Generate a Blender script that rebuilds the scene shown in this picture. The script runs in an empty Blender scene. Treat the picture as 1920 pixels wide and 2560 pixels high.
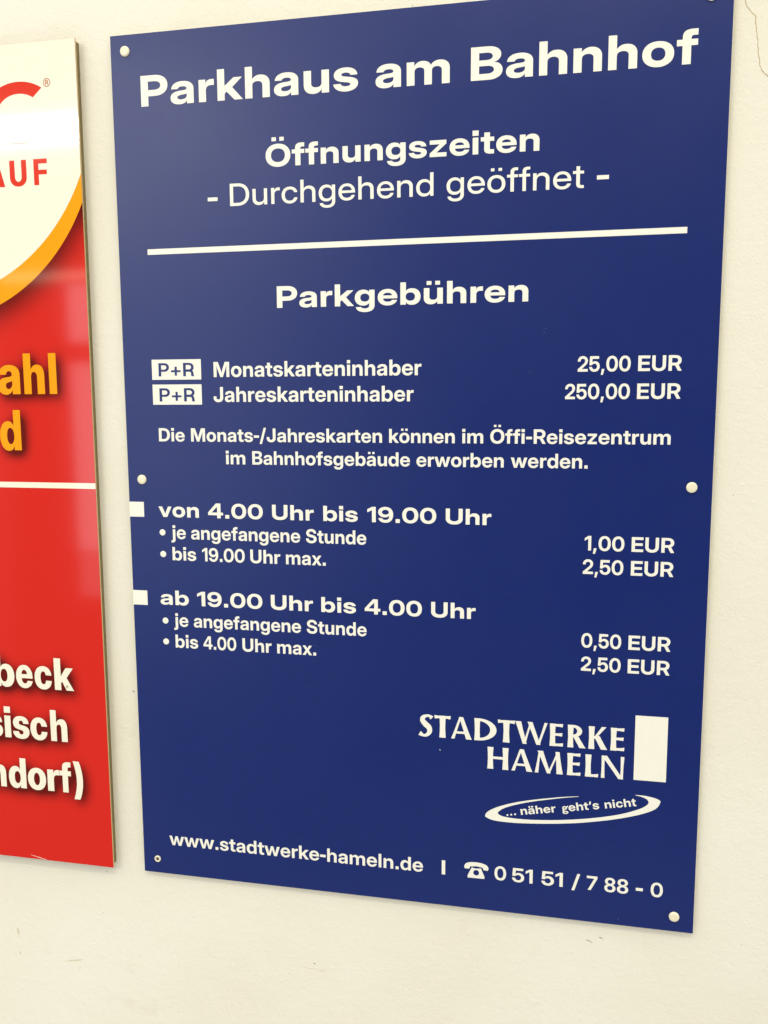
import bpy, bmesh, math, random
import numpy as np
from mathutils import Matrix, Vector
from mathutils.geometry import delaunay_2d_cdt

S = bpy.context.scene
COL = S.collection
Z0 = 1.05                      # height of the lower sign edges above the floor
WALL_Y = 0.006                 # wall surface; the blue sign's face is y = 0

# ------------------------------------------------------------------ camera
cam = bpy.data.cameras.new('camera')
cam.sensor_fit = 'AUTO'
cam.sensor_width = 36.0
cam.lens = 30.8925
cam.clip_start = 0.01
cam.clip_end = 100.0
camo = bpy.data.objects.new('camera', cam)
COL.objects.link(camo)
M = Matrix(((0.978563865, -0.022459801, 0.204715214, 0.466565),
            (0.205900271, 0.127084576, -0.970285828, -0.870143),
            (-0.004223719, 0.991637569, 0.128984853, 0.537954 + Z0),
            (0, 0, 0, 1)))
camo.matrix_world = M
S.camera = camo

# ------------------------------------------------------------------ world: dim hall, light ceiling, daylight from the left, added glow from the right
wd = bpy.data.worlds.new('World')
S.world = wd
wd.use_nodes = True
nt = wd.node_tree
nt.nodes.clear()
def wn(t, **k):
    n = nt.nodes.new(t)
    for a, b in k.items(): setattr(n, a, b)
    return n
tc = wn('ShaderNodeTexCoord')
sp = wn('ShaderNodeSeparateXYZ')
nt.links.new(tc.outputs['Generated'], sp.inputs[0])
def ramp(sock, stops):
    m = wn('ShaderNodeMapRange')
    m.inputs['From Min'].default_value = -1; m.inputs['From Max'].default_value = 1
    nt.links.new(sock, m.inputs['Value'])
    r = wn('ShaderNodeValToRGB')
    while len(r.color_ramp.elements) < len(stops): r.color_ramp.elements.new(0.5)
    for e, (p, c) in zip(r.color_ramp.elements, stops):
        e.position = (p + 1) / 2; e.color = (*c, 1)
    nt.links.new(m.outputs[0], r.inputs[0])
    return r.outputs[0]
FLOOR, DARK = (0.38, 0.38, 0.355), (0.03, 0.03, 0.03)
up = ramp(sp.outputs['Z'], [(-1, FLOOR), (-0.70, FLOOR), (-0.57, DARK), (0.48, DARK), (0.60, (0.84, 0.83, 0.74)), (0.84, (0.84, 0.83, 0.74)), (1, (0.45, 0.43, 0.38))])
sides = ramp(sp.outputs['X'], [(-1, (0.10, 0.10, 0.10)), (-0.84, (0.26, 0.265, 0.265)), (-0.66, (0.26, 0.265, 0.265)), (-0.56, (0, 0, 0)), (0.52, (0, 0, 0)), (0.64, (0.42, 0.40, 0.35)), (0.85, (0.42, 0.40, 0.35)), (1, (0.10, 0.09, 0.08))])  # right-hand band has no source, added to brighten the wall
ad = wn('ShaderNodeMix', data_type='RGBA', blend_type='ADD', clamp_result=False)
ad.inputs['Factor'].default_value = 1
nt.links.new(up, ad.inputs[6]); nt.links.new(sides, ad.inputs[7])
bg = wn('ShaderNodeBackground')
bg.inputs['Strength'].default_value = 3.0
nt.links.new(ad.outputs[2], bg.inputs['Color'])
wo = wn('ShaderNodeOutputWorld')
nt.links.new(bg.outputs[0], wo.inputs['Surface'])

# ------------------------------------------------------------------ lamps of the place, one dim strip added
def area_light(name, loc, target, sx, sz, radiance, color):
    l = bpy.data.lights.new(name, 'AREA')
    l.shape = 'RECTANGLE'; l.size = sx; l.size_y = sz
    l.energy = radiance * math.pi * sx * sz
    l.color = color
    o = bpy.data.objects.new(name, l)
    COL.objects.link(o)
    o.location = loc
    d = Vector(target) - Vector(loc)
    o.rotation_euler = d.to_track_quat('-Z', 'Z').to_euler()
    # keep the long side level
    q = d.normalized(); r = q.cross(Vector((0, 0, 1))).normalized(); u = r.cross(q)
    o.matrix_world = Matrix.Translation(loc) @ Matrix((r, u, -q)).transposed().to_4x4()
    return o
area_light('fluorescent_tube', (-1.62, -2.61, Z0 + 1.652), (-1.62, 0, Z0 + 0.9), 2.0, 0.076, 58.0, (1.0, 0.97, 0.88))
area_light('ceiling_light', (0.55, -1.7, Z0 + 2.50), (0.55, -1.65, Z0 + 0.0), 1.3, 0.12, 58.0, (1.0, 0.945, 0.82))
area_light('window_light', (-1.39, -3.0, Z0 + 0.94), (-1.39, 0, Z0 + 0.94), 0.98, 0.27, 3.2, (0.86, 0.93, 1.0))
area_light('window_light', (-1.39, -3.0, Z0 + 0.255), (-1.39, 0, Z0 + 0.255), 0.98, 0.91, 3.0, (0.86, 0.93, 1.0))
area_light('window_light', (-1.39, -3.0, Z0 - 0.32), (-1.39, 0, Z0 - 0.32), 0.98, 0.22, 1.3, (0.86, 0.93, 1.0))  # added weak strip, makes the lower window's reflection fade out downward
area_light('window_transom_light', (-1.45, -2.61, Z0 + 1.058), (-1.45, 0, Z0 + 1.058), 1.0, 0.042, 4.0, (1.0, 0.86, 0.62))

S.view_settings.view_transform = 'Standard'
S.view_settings.look = 'None'
S.view_settings.exposure = -0.11
S.view_settings.gamma = 1.0

# ------------------------------------------------------------------ helpers
def srgb(r, g, b):
    f = lambda v: v / 12.92 if v <= 0.04045 else ((v + 0.055) / 1.055) ** 2.4
    return tuple(f(v / 255) for v in (r, g, b))

def tag(o, label=None, cat=None, group=None, kind=None):
    for k, v in (('label', label), ('category', cat), ('group', group), ('kind', kind)):
        if v: o[k] = v
    return o

def empty(name, loc):
    o = bpy.data.objects.new(name, None)
    o.empty_display_size = 0.05
    COL.objects.link(o)
    o.location = loc
    return o

def mesh_obj(name, verts, faces, mat, parent=None, smooth=False, origin=None):
    """verts are given in sign space (x right, y out of the wall is negative, z up from the sign's lower edge)"""
    me = bpy.data.meshes.new(name)
    off = Vector(origin) if origin else (Vector(parent.get('_o', (0, 0, 0))) if parent else Vector((0, 0, 0)))
    me.from_pydata([tuple(Vector(v) - off) for v in verts], [], faces)
    me.materials.append(mat)
    if smooth:
        for p in me.polygons: p.use_smooth = True
    me.update()
    o = bpy.data.objects.new(name, me)
    COL.objects.link(o)
    if parent: o.parent = parent
    elif origin: o.location = (off.x, off.y, off.z + Z0)
    return o

def mat(name):
    m = bpy.data.materials.new(name)
    m.use_nodes = True
    b = m.node_tree.nodes['Principled BSDF']
    return m, m.node_tree, b

def noise(nt, vec, scale, detail=3, rough=0.5):
    n = nt.nodes.new('ShaderNodeTexNoise')
    n.inputs['Scale'].default_value = scale
    n.inputs['Detail'].default_value = detail
    n.inputs['Roughness'].default_value = rough
    nt.links.new(vec, n.inputs['Vector'])
    return n.outputs['Fac']

def ramp2(nt, sock, p0, c0, p1, c1):
    r = nt.nodes.new('ShaderNodeValToRGB')
    e = r.color_ramp.elements
    e[0].position = p0; e[0].color = (*c0, 1); e[1].position = p1; e[1].color = (*c1, 1)
    nt.links.new(sock, r.inputs[0])
    return r.outputs[0]

def mixc(nt, f, a, b, mode='MIX'):
    m = nt.nodes.new('ShaderNodeMix'); m.data_type = 'RGBA'; m.blend_type = mode
    for s, v in ((m.inputs[0], f), (m.inputs[6], a), (m.inputs[7], b)):
        if hasattr(v, 'is_linked'): nt.links.new(v, s)
        else: s.default_value = v if not isinstance(v, tuple) else (*v, 1)
    return m.outputs[2]

def math_n(nt, op, a, b):
    m = nt.nodes.new('ShaderNodeMath'); m.operation = op
    for s, v in zip(m.inputs, (a, b)):
        if hasattr(v, 'is_linked'): nt.links.new(v, s)
        else: s.default_value = v
    return m.outputs[0]

def coat_material(name, col, rough, scale=60.0, spec=0.5, tint=0.06, bump=0.0, smear=0.03):
    m, nt, b = mat(name)
    t = nt.nodes.new('ShaderNodeTexCoord').outputs['Object']
    n = noise(nt, t, scale, 4, 0.6)
    b.inputs['Base Color'].default_value = (*col, 1)
    nt.links.new(ramp2(nt, n, 0.3, tuple(c * (1 - tint) for c in col), 0.7, tuple(min(1, c * (1 + tint)) for c in col)), b.inputs['Base Color'])
    n2 = noise(nt, t, 9.0, 3, 0.55)
    r = nt.nodes.new('ShaderNodeMapRange')
    r.inputs['To Min'].default_value = rough - smear; r.inputs['To Max'].default_value = rough + smear
    nt.links.new(n2, r.inputs['Value']); nt.links.new(r.outputs[0], b.inputs['Roughness'])
    b.inputs['Specular IOR Level'].default_value = spec
    if bump:
        bp = nt.nodes.new('ShaderNodeBump'); bp.inputs['Strength'].default_value = bump; bp.inputs['Distance'].default_value = 0.0004
        nt.links.new(noise(nt, t, 160.0, 2, 0.5), bp.inputs['Height'])
        nt.links.new(bp.outputs[0], b.inputs['Normal'])
    return m

# ------------------------------------------------------------------ materials
def wall_material():
    m, nt, b = mat('painted_plaster')
    t = nt.nodes.new('ShaderNodeTexCoord').outputs['Object']
    base = srgb(230, 226, 212)
    lo = srgb(224, 218, 200)
    c = ramp2(nt, noise(nt, t, 2.3, 4, 0.55), 0.32, lo, 0.62, base)
    sm = ramp2(nt, noise(nt, t, 11.0, 6, 0.7), 0.60, (1, 1, 1), 0.78, (0.90, 0.88, 0.83))
    c = mixc(nt, 1.0, c, sm, 'MULTIPLY')
    # tiny specks of dirt
    v = nt.nodes.new('ShaderNodeTexVoronoi'); v.inputs['Scale'].default_value = 34.0
    nt.links.new(t, v.inputs['Vector'])
    sp = ramp2(nt, v.outputs['Distance'], 0.016, (0.62, 0.56, 0.46), 0.032, (1, 1, 1))
    c = mixc(nt, ramp2(nt, noise(nt, t, 6.0, 2), 0.56, (0, 0, 0), 0.62, (0.8, 0.8, 0.8)), c, mixc(nt, 1.0, c, sp, 'MULTIPLY'))
    nt.links.new(c, b.inputs['Base Color'])
    b.inputs['Roughness'].default_value = 0.7
    b.inputs['Specular IOR Level'].default_value = 0.3
    # roller-painted plaster: fine grain, soft orange peel, slow waves, little pimples
    g1 = noise(nt, t, 420.0, 3, 0.6)
    g2 = noise(nt, t, 130.0, 3, 0.55)
    g3 = noise(nt, t, 26.0, 3, 0.5)
    v2 = nt.nodes.new('ShaderNodeTexVoronoi'); v2.inputs['Scale'].default_value = 95.0
    nt.links.new(t, v2.inputs['Vector'])
    pim = ramp2(nt, v2.outputs['Distance'], 0.05, (1, 1, 1), 0.17, (0, 0, 0))
    pim = mixc(nt, ramp2(nt, noise(nt, t, 30.0, 2), 0.5, (0, 0, 0), 0.66, (1, 1, 1)), (0.0, 0.0, 0.0), pim)
    h = math_n(nt, 'ADD', math_n(nt, 'MULTIPLY', g1, 0.45), math_n(nt, 'MULTIPLY', g2, 0.55))
    h = math_n(nt, 'ADD', h, math_n(nt, 'MULTIPLY', g3, 0.9))
    h = math_n(nt, 'ADD', h, math_n(nt, 'MULTIPLY', pim, 0.42))
    bp = nt.nodes.new('ShaderNodeBump')
    bp.inputs['Strength'].default_value = 0.75; bp.inputs['Distance'].default_value = 0.0011
    nt.links.new(h, bp.inputs['Height']); nt.links.new(bp.outputs[0], b.inputs['Normal'])
    return m

M_WALL = wall_material()
M_CRACK = coat_material('crack_brown', srgb(176, 152, 108), 0.9, 300, 0.1, 0.3)  # brown line drawn along the crack, flat on the wall
M_SCUFF = coat_material('scuff_dirt', srgb(128, 116, 88), 0.9, 500, 0.1, 0.35)
M_SMUDGE = coat_material('faint_smudge', srgb(207, 199, 172), 0.9, 300, 0.1, 0.10)
M_BLUE = coat_material('blue_satin_film', srgb(9, 32, 101), 0.375, 90, 0.5, 0.05, 0.08, 0.045)
M_CORE = coat_material('white_panel_core', srgb(226, 220, 198), 0.5, 200, 0.4)
M_WHITE = coat_material('white_vinyl', srgb(236, 233, 220), 0.42, 120, 0.4, 0.015)
M_CAP = coat_material('white_plastic_cap', srgb(230, 222, 196), 0.35, 200, 0.5, 0.02)
M_STEEL = coat_material('dull_screw_steel', srgb(128, 118, 96), 0.45, 900, 0.6, 0.25)
M_GAP = coat_material('dark_screw_recess', srgb(60, 54, 42), 0.8, 900, 0.3, 0.25)
M_EDGE = coat_material('pale_panel_edge', srgb(196, 172, 126), 0.5, 400, 0.4, 0.12)
M_GAPSHADE = coat_material('gap_shade', srgb(122, 110, 78), 0.9, 300, 0.2, 0.2)  # olive dark of the shaded gap, put into the colour
M_PWHITE = coat_material('poster_white_print', srgb(238, 233, 214), 0.065, 90, 0.5, 0.01, 0, 0.012)
M_PORANGE = coat_material('poster_orange_print', srgb(244, 158, 24), 0.065, 90, 0.5, 0.02, 0, 0.012)
M_PRED = coat_material('poster_red_print', srgb(216, 56, 38), 0.065, 90, 0.5, 0.02, 0, 0.012)
M_PTHIN = coat_material('poster_brown_outline', srgb(176, 92, 50), 0.065, 90, 0.5, 0.02, 0, 0.012)

# the poster's ground: red ink, and the drop shadows that the designer printed behind its lettering
def poster_ground():
    m, nt, b = mat('poster_red_ground')
    a = nt.nodes.new('ShaderNodeAttribute'); a.attribute_name = 'printed_drop'
    c = mixc(nt, a.outputs['Fac'], srgb(208, 42, 33), srgb(84, 20, 16))
    nt.links.new(c, b.inputs['Base Color'])
    t = nt.nodes.new('ShaderNodeTexCoord').outputs['Object']
    r = nt.nodes.new('ShaderNodeMapRange')
    r.inputs['To Min'].default_value = 0.055; r.inputs['To Max'].default_value = 0.08
    nt.links.new(noise(nt, t, 9.0, 3), r.inputs['Value']); nt.links.new(r.outputs[0], b.inputs['Roughness'])
    return m
M_PGROUND = poster_ground()

# ------------------------------------------------------------------ lettering outlines (units: 1/1000 em, cap height 727.5; q = curve control point)
GLYPHS = {
 'ext': {
  '.': (269, '135,-9 101,-9q 53,44q 53,83 53,121q 101,174q 135,174 170,174q 218,121q 218,83 218,44q 170,-9q'),
  '0': (652, '326,-12 235,-12q 103,79q 33,247q 33,363 33,480q 104,648q 235,739q 326,739 417,739q 548,648q 619,480q 619,363 619,247q 548,79q 417,-12q|326,126 373,126q 441,183q 478,289q 478,363 478,438q 441,544q 373,601q 326,601 279,601q 210,544q 174,438q 174,363 174,289q 210,183q 279,126q'),
  '1': (393, '337,728 337,0 194,0 194,571 193,571 22,466 22,615 200,728'),
  '4': (658, '31,146 31,280 350,728 444,728 444,563 391,563 175,280 175,279 627,279 627,146|392,0 392,187 393,246 393,728 532,728 532,0'),
  '9': (620, '294,-12 222,-12q 112,46q 46,144q 39,205 178,205 187,167q 248,122q 295,122 347,122q 415,173q 449,266q 449,328 447,328 430,300q 377,263q 312,244q 274,244 204,244q 95,307q 33,417q 33,487 33,562q 101,676q 223,739q 301,739 368,739q 473,692q 548,599q 587,465q 587,377 587,288q 549,145q 474,42q 365,-12q|301,371 328,371q 375,388q 410,420q 430,462q 430,488 430,521q 396,574q 338,605q 302,605 266,605q 208,574q 174,521q 174,487 174,454q 207,401q 265,371q'),
  'B': (646, '56,0 56,728 346,728 425,728q 534,681q 590,598q 590,543 590,501q 558,435q 500,391q 460,382 460,380 504,378q 575,334q 617,257q 617,205 617,145q 559,53q 446,0q 363,0|201,135 342,135 401,135q 466,180q 466,219 466,246q 437,284q 383,306q 344,306 201,306|201,431 335,431 368,431q 416,451q 443,488q 443,512 443,549q 385,593q 335,593 201,593'),
  'P': (633, '56,0 56,728 342,728 424,728q 543,667q 607,557q 607,481 607,406q 542,295q 422,235q 340,235 140,235 140,379 331,379 372,379q 430,404q 461,450q 461,481 461,512q 430,558q 372,583q 331,583 204,583 204,0'),
  'U': (707, '354,-11 263,-11q 129,55q 55,176q 55,256 55,728 200,728 200,271 200,232q 238,173q 307,138q 354,138 401,138q 470,172q 507,232q 507,271 507,728 653,728 653,256 653,176q 579,55q 444,-11q'),
  'a': (555, '210,-9 158,-9q 78,25q 32,93q 32,145 32,189q 64,248q 120,285q 194,305q 234,308 281,312q 337,321q 362,339q 362,354 362,357 362,372q 341,396q 303,409q 276,409 249,409q 208,395q 184,369q 181,352 48,354 53,409q 110,487q 211,530q 280,530 331,530q 414,506q 472,459q 502,393q 502,350 502,0 364,0 364,73 362,73 348,45q 308,9q 250,-9q|249,101 284,101q 335,123q 363,161q 363,187 363,234 356,231q 335,225q 307,220q 274,215q 257,213 232,209q 192,194q 168,170q 168,153 168,137q 188,113q 224,101q'),
  'b': (600, '347,-11 312,-11q 254,10q 208,51q 194,81 193,81 193,0 53,0 53,728 195,728 195,447 196,447 212,474q 256,511q 314,530q 348,530 414,530q 514,463q 570,341q 570,260 570,178q 515,56q 414,-11q|310,123 346,123q 398,156q 427,218q 427,260 427,303q 398,363q 346,396q 310,396 273,396q 218,363q 188,302q 188,260 188,219q 218,157q 273,123q'),
  'e': (564, '288,-12 210,-12q 93,57q 30,180q 30,259 30,339q 94,461q 209,530q 283,530 340,530q 432,492q 500,421q 537,323q 537,263 537,218 82,218 82,318 468,318 403,297 403,331q 375,380q 323,406q 286,406 250,406q 197,380q 168,332q 168,298 168,224 168,189q 198,137q 253,110q 292,110 321,110q 365,123q 394,149q 401,166 531,163 521,111q 453,33q 351,-12q'),
  'f': (372, '351,519 351,389 9,389 9,519|102,0 102,573 102,627q 141,697q 215,731q 270,731 296,731q 344,730q 353,730 350,600 344,601q 313,601q 301,601 270,601q 244,576q 244,547 244,0'),
  'g': (600, '295,-211 223,-211q 121,-168q 63,-92q 55,-43 190,-40 196,-56q 224,-79q 267,-92q 295,-92 349,-92q 407,-41q 407,10 407,92 405,92 391,62q 346,23q 288,4q 253,4 186,4q 86,70q 30,187q 30,264 30,343q 87,463q 187,530q 252,530 287,530q 345,510q 391,472q 406,445 407,445 407,519 548,519 548,26 548,-57q 484,-162q 369,-211q|290,135 327,135q 382,167q 412,227q 412,267 412,307q 382,367q 327,399q 290,399 255,399q 202,367q 173,308q 173,267 173,226q 202,166q 255,135q'),
  'h': (588, '195,284 195,0 53,0 53,728 194,728 194,381 169,381 194,449q 284,530q 354,530 409,530q 491,481q 536,390q 536,327 536,0 394,0 394,292 394,338q 343,386q 297,386 267,386q 221,364q 195,319q'),
  'i': (247, '53,0 53,519 195,519 195,0|123,571 88,571q 42,619q 42,655 42,692q 88,740q 123,740 158,740q 205,692q 205,655 205,619q 158,571q'),
  'k': (552, '181,135 181,334 197,334 379,519 546,519 312,252 279,252|53,0 53,728 195,728 195,0|390,0 226,215 320,333 557,0'),
  'm': (885, '53,0 53,519 189,519 190,396 181,396 194,442q 244,501q 309,530q 346,530 405,530q 490,461q 500,395 485,395 495,439q 545,499q 617,530q 659,530 709,530q 788,486q 833,403q 833,346 833,0 691,0 691,309 691,350q 640,393q 603,393 575,393q 534,372q 511,333q 511,306 511,0 374,0 374,311 374,349q 326,393q 288,393 262,393q 220,372q 195,332q 195,303 195,0'),
  'n': (588, '195,284 195,0 53,0 53,519 192,519 192,381 169,381 194,449q 284,530q 354,530 409,530q 491,481q 536,390q 536,327 536,0 394,0 394,292 394,338q 343,386q 297,386 267,386q 221,364q 195,319q'),
  'o': (583, '292,-12 213,-12q 95,56q 30,177q 30,259 30,341q 95,463q 213,530q 292,530 370,530q 488,463q 553,341q 553,259 553,177q 488,56q 370,-12q|292,122 328,122q 381,154q 410,216q 410,259 410,303q 381,364q 328,397q 292,397 256,397q 203,364q 173,303q 173,259 173,216q 203,154q 256,122q'),
  'r': (375, '53,0 53,519 190,519 190,427 192,427 206,477q 268,521q 318,521 330,521q 352,521q 361,520 361,380 353,381q 317,383q 299,383 269,383q 222,355q 195,304q 195,268 195,0'),
  's': (523, '266,-13 199,-13q 96,30q 33,110q 28,164 167,167 172,138q 222,104q 264,104 305,104q 351,128q 351,148 351,165q 316,186q 284,192 193,209 118,223q 40,300q 40,361 40,412q 94,488q 192,529q 259,529 325,529q 424,486q 480,408q 482,354 351,352 350,379q 301,414q 263,414 225,414q 182,388q 182,369 182,353q 215,331q 246,326 343,307 421,292q 495,224q 495,166 495,112q 437,32q 333,-13q'),
  't': (367, '344,519 344,389 9,389 9,519|96,658 238,658 238,173 238,148q 260,129q 289,129 301,129q 334,130q 343,130 345,1 331,0q 285,-1q 261,-1 177,-1q 96,70q 96,146'),
  'u': (588, '235,-11 180,-11q 98,38q 53,129q 53,192 53,519 195,519 195,227 195,182q 245,133q 291,133 321,133q 367,155q 394,201q 394,235 394,519 536,519 536,0 397,0 396,138 419,138 395,70q 305,-11q'),
  'v': (558, '200,0 7,519 157,519 243,278 258,229q 285,129q 298,79 264,79 277,129q 303,229q 317,278 403,519 551,519 358,0'),
  'z': (527, '48,0 48,109 306,387 306,388 49,388 49,519 475,519 475,403 222,132 222,130 479,130 479,0'),
  'Ö': (750, '375,-12 277,-12q 122,78q 33,245q 33,363 33,482q 122,650q 277,739q 375,739 473,739q 627,650q 717,482q 717,363 717,245q 627,77q 473,-12q|375,142 432,142q 519,194q 568,293q 568,363 568,434q 519,534q 432,586q 375,586 319,586q 232,534q 182,434q 182,363 182,293q 232,194q 319,142q|483,782 450,782q 406,829q 406,865 406,901q 450,948q 484,948 517,948q 561,901q 561,865 561,829q 517,782q|267,782 233,782q 189,829q 189,865 189,901q 233,948q 267,948 300,948q 344,901q 344,865 344,829q 300,782q'),
  'ü': (588, '235,-11 180,-11q 98,38q 53,129q 53,192 53,519 195,519 195,227 195,182q 245,133q 291,133 321,133q 367,155q 394,201q 394,235 394,519 536,519 536,0 397,0 396,138 419,138 395,70q 305,-11q|403,573 369,573q 325,621q 325,656 325,692q 369,739q 403,739 436,739q 480,692q 480,656 480,620q 436,573q|186,573 152,573q 108,621q 108,656 108,692q 152,739q 186,739 219,739q 263,692q 263,656 263,620q 219,573q'),
 },
 'extreg': {
  'D': (695, '301,0 124,0 124,95 295,95 382,95q 497,159q 553,280q 553,365 553,449q 497,569q 386,633q 303,633 120,633 120,728 310,728 416,728q 569,640q 651,477q 651,365 651,252q 569,88q 412,0q|170,728 170,0 71,0 71,728'),
  'c': (533, '279,-12 207,-12q 97,57q 36,179q 36,258 36,338q 97,461q 207,530q 279,530 324,530q 400,503q 458,453q 495,386q 501,345 408,342 404,364q 383,400q 350,427q 307,441q 280,441 233,441q 166,395q 130,313q 130,258 130,204q 166,123q 232,77q 280,77 307,77q 350,91q 381,118q 401,154q 407,177 501,174 496,134q 459,66q 400,16q 324,-12q'),
  'd': (576, '260,-10 193,-10q 92,58q 36,179q 36,260 36,340q 92,461q 193,529q 260,529 295,529q 356,508q 403,470q 419,443 421,443 421,728 514,728 514,0 423,0 423,79 421,79 404,51q 356,11q 296,-10q|277,79 323,79q 390,124q 427,205q 427,260 427,314q 391,395q 323,440q 277,440 233,440q 167,398q 130,318q 130,260 130,202q 167,121q 233,79q'),
  'e': (545, '280,-12 203,-12q 94,58q 36,180q 36,258 36,338q 96,460q 204,530q 274,530 327,530q 414,492q 477,421q 512,322q 512,260 512,231 82,231 82,309 461,309 420,285 420,334q 385,405q 319,444q 274,444 230,444q 164,405q 128,334q 128,286 128,241 128,191q 164,116q 232,75q 281,75 315,75q 369,95q 404,132q 412,157 503,154 493,105q 431,30q 337,-12q'),
  'f': (323, '302,519 302,434 8,434 8,519|101,0 101,600 101,642q 136,701q 201,731q 244,731 264,731q 299,730q 304,730 302,644 297,645q 267,645q 256,645 223,645q 195,617q 195,584 195,0'),
  'g': (576, '282,-211 222,-211q 127,-174q 68,-105q 61,-56 153,-52 161,-76q 196,-109q 249,-127q 282,-127 347,-127q 422,-61q 422,2 422,83 420,83 403,55q 355,15q 296,-5q 260,-5 193,-5q 92,62q 36,182q 36,261 36,341q 92,461q 193,529q 260,529 296,529q 356,508q 405,468q 421,439 423,439 423,519 514,519 514,5 514,-72q 451,-168q 345,-211q|277,83 323,83q 391,127q 427,208q 427,262 427,316q 391,396q 323,441q 277,441 233,441q 167,399q 130,319q 130,262 130,204q 167,125q 233,83q'),
  'h': (558, '155,300 155,0 61,0 61,728 155,728 155,390 131,390 156,460q 246,529q 309,529 362,529q 447,483q 497,392q 497,324 497,0 403,0 403,311 403,373q 341,436q 285,436 249,436q 190,408q 155,347q'),
  'n': (558, '155,300 155,0 61,0 61,519 153,519 153,390 131,390 156,460q 246,529q 309,529 362,529q 447,483q 497,392q 497,324 497,0 403,0 403,311 403,373q 341,436q 285,436 249,436q 190,408q 155,347q'),
  'r': (336, '61,0 61,519 151,519 151,435 153,435 168,478q 231,526q 279,526 291,526q 311,524q 317,523 317,426 311,427q 282,431q 264,431 234,431q 185,404q 155,349q 155,308 155,0'),
  't': (322, '297,519 297,434 8,434 8,519|98,658 192,658 192,138 192,109q 216,85q 248,85 259,85q 286,85q 297,86 299,0 286,0q 252,-1q 237,-1 167,-1q 98,62q 98,125'),
  'u': (558, '249,-10 197,-10q 111,36q 61,128q 61,195 61,519 155,519 155,208 155,146q 217,83q 273,83 309,83q 368,111q 403,172q 403,219 403,519 497,519 497,0 405,0 405,129 427,129 402,59q 312,-10q'),
  'ö': (559, '280,-12 207,-12q 97,57q 36,179q 36,258 36,339q 97,461q 207,530q 280,530 353,530q 463,461q 524,339q 524,258 524,179q 463,57q 353,-12q|280,78 327,78q 394,122q 429,204q 429,258 429,314q 394,395q 327,441q 280,441 233,441q 166,396q 130,314q 130,258 130,204q 166,122q 233,78q|383,608 358,608q 322,644q 322,671 322,697q 358,734q 383,734 408,734q 443,697q 443,671 443,644q 408,608q|177,608 151,608q 116,644q 116,671 116,697q 151,734q 177,734 202,734q 237,697q 237,671 237,644q 202,608q'),
 },
 'bold': {
  ',': (269, '39,-158 76,118 214,118 138,-158'),
  '-': (645, '487,346 487,228 157,228 157,346'),
  '.': (269, '135,-9 101,-9q 53,40q 53,75 53,111q 101,160q 135,160 170,160q 218,111q 218,75 218,40q 170,-9q'),
  '/': (365, '362,762 127,-109 4,-109 238,762'),
  '0': (652, '326,-12 235,-12q 103,80q 33,247q 33,363 33,480q 104,648q 235,739q 326,739 417,739q 548,648q 619,480q 619,363 619,247q 548,79q 417,-12q|326,112 373,112q 441,172q 478,285q 478,363 478,442q 441,555q 373,616q 326,616 279,616q 210,555q 174,442q 174,363 174,285q 210,172q 279,112q'),
  '1': (393, '337,728 337,0 194,0 194,587 193,587 22,478 22,613 200,728'),
  '2': (601, '41,0 41,112 307,341 340,369q 390,419q 418,472q 418,505 418,539q 389,589q 337,616q 300,616 262,616q 206,584q 175,522q 175,480 39,480 39,558q 103,675q 221,739q 301,739 376,739q 491,683q 557,582q 557,513 557,463q 520,380q 447,300q 393,253 243,125 243,124 561,124 561,0'),
  '4': (658, '31,153 31,271 350,728 444,728 444,579 391,579 175,274 175,272 627,272 627,153|392,0 392,189 393,242 393,728 532,728 532,0'),
  '5': (602, '300,-11 223,-11q 104,48q 34,152q 31,222 171,222 173,189q 208,138q 265,108q 301,108 339,108q 396,142q 429,202q 429,241 429,281q 397,341q 340,376q 303,376 257,376q 189,337q 176,303 41,306 65,728 527,728 527,603 195,603 181,434 182,434 210,462q 285,491q 331,491 380,491q 466,454q 532,388q 569,298q 569,245 569,170q 502,55q 381,-11q'),
  '9': (620, '294,-12 222,-12q 112,44q 46,139q 39,200 178,200 187,158q 248,108q 295,108 347,108q 415,164q 449,266q 449,333 447,333 430,305q 377,267q 312,247q 274,247 204,247q 95,310q 33,419q 33,489 33,563q 101,676q 223,739q 301,739 368,739q 473,692q 548,601q 587,468q 587,382 587,291q 549,147q 474,43q 365,-12q|301,362 328,362q 375,381q 410,416q 430,463q 430,490 430,527q 396,585q 338,618q 302,618 266,618q 208,585q 174,526q 174,490 174,453q 207,395q 265,362q'),
  'B': (646, '56,0 56,728 346,728 425,728q 534,680q 590,597q 590,541 590,499q 558,434q 500,391q 460,381 460,379 504,376q 575,332q 617,257q 617,205 617,144q 559,52q 446,0q 363,0|201,121 342,121 401,121q 466,170q 466,214 466,244q 437,288q 383,312q 344,312 201,312|201,426 335,426 368,426q 416,448q 443,489q 443,516 443,558q 385,607q 335,607 201,607'),
  'D': (703, '312,0 124,0 124,130 304,130 378,130q 474,183q 521,288q 521,364 521,441q 474,545q 378,598q 306,598 121,598 121,728 315,728 424,728q 584,639q 670,476q 670,364 670,252q 584,89q 424,0q|204,728 204,0 56,0 56,728'),
  'E': (607, '56,0 56,728 573,728 573,596 204,596 204,431 545,431 545,303 204,303 204,131 573,131 573,0'),
  'J': (564, '267,-11 157,-11q 29,109q 29,221 29,270 170,270 170,220 170,170q 222,118q 266,118 310,118q 361,170q 361,220 361,728 509,728 509,218 509,108q 380,-11q'),
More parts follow.
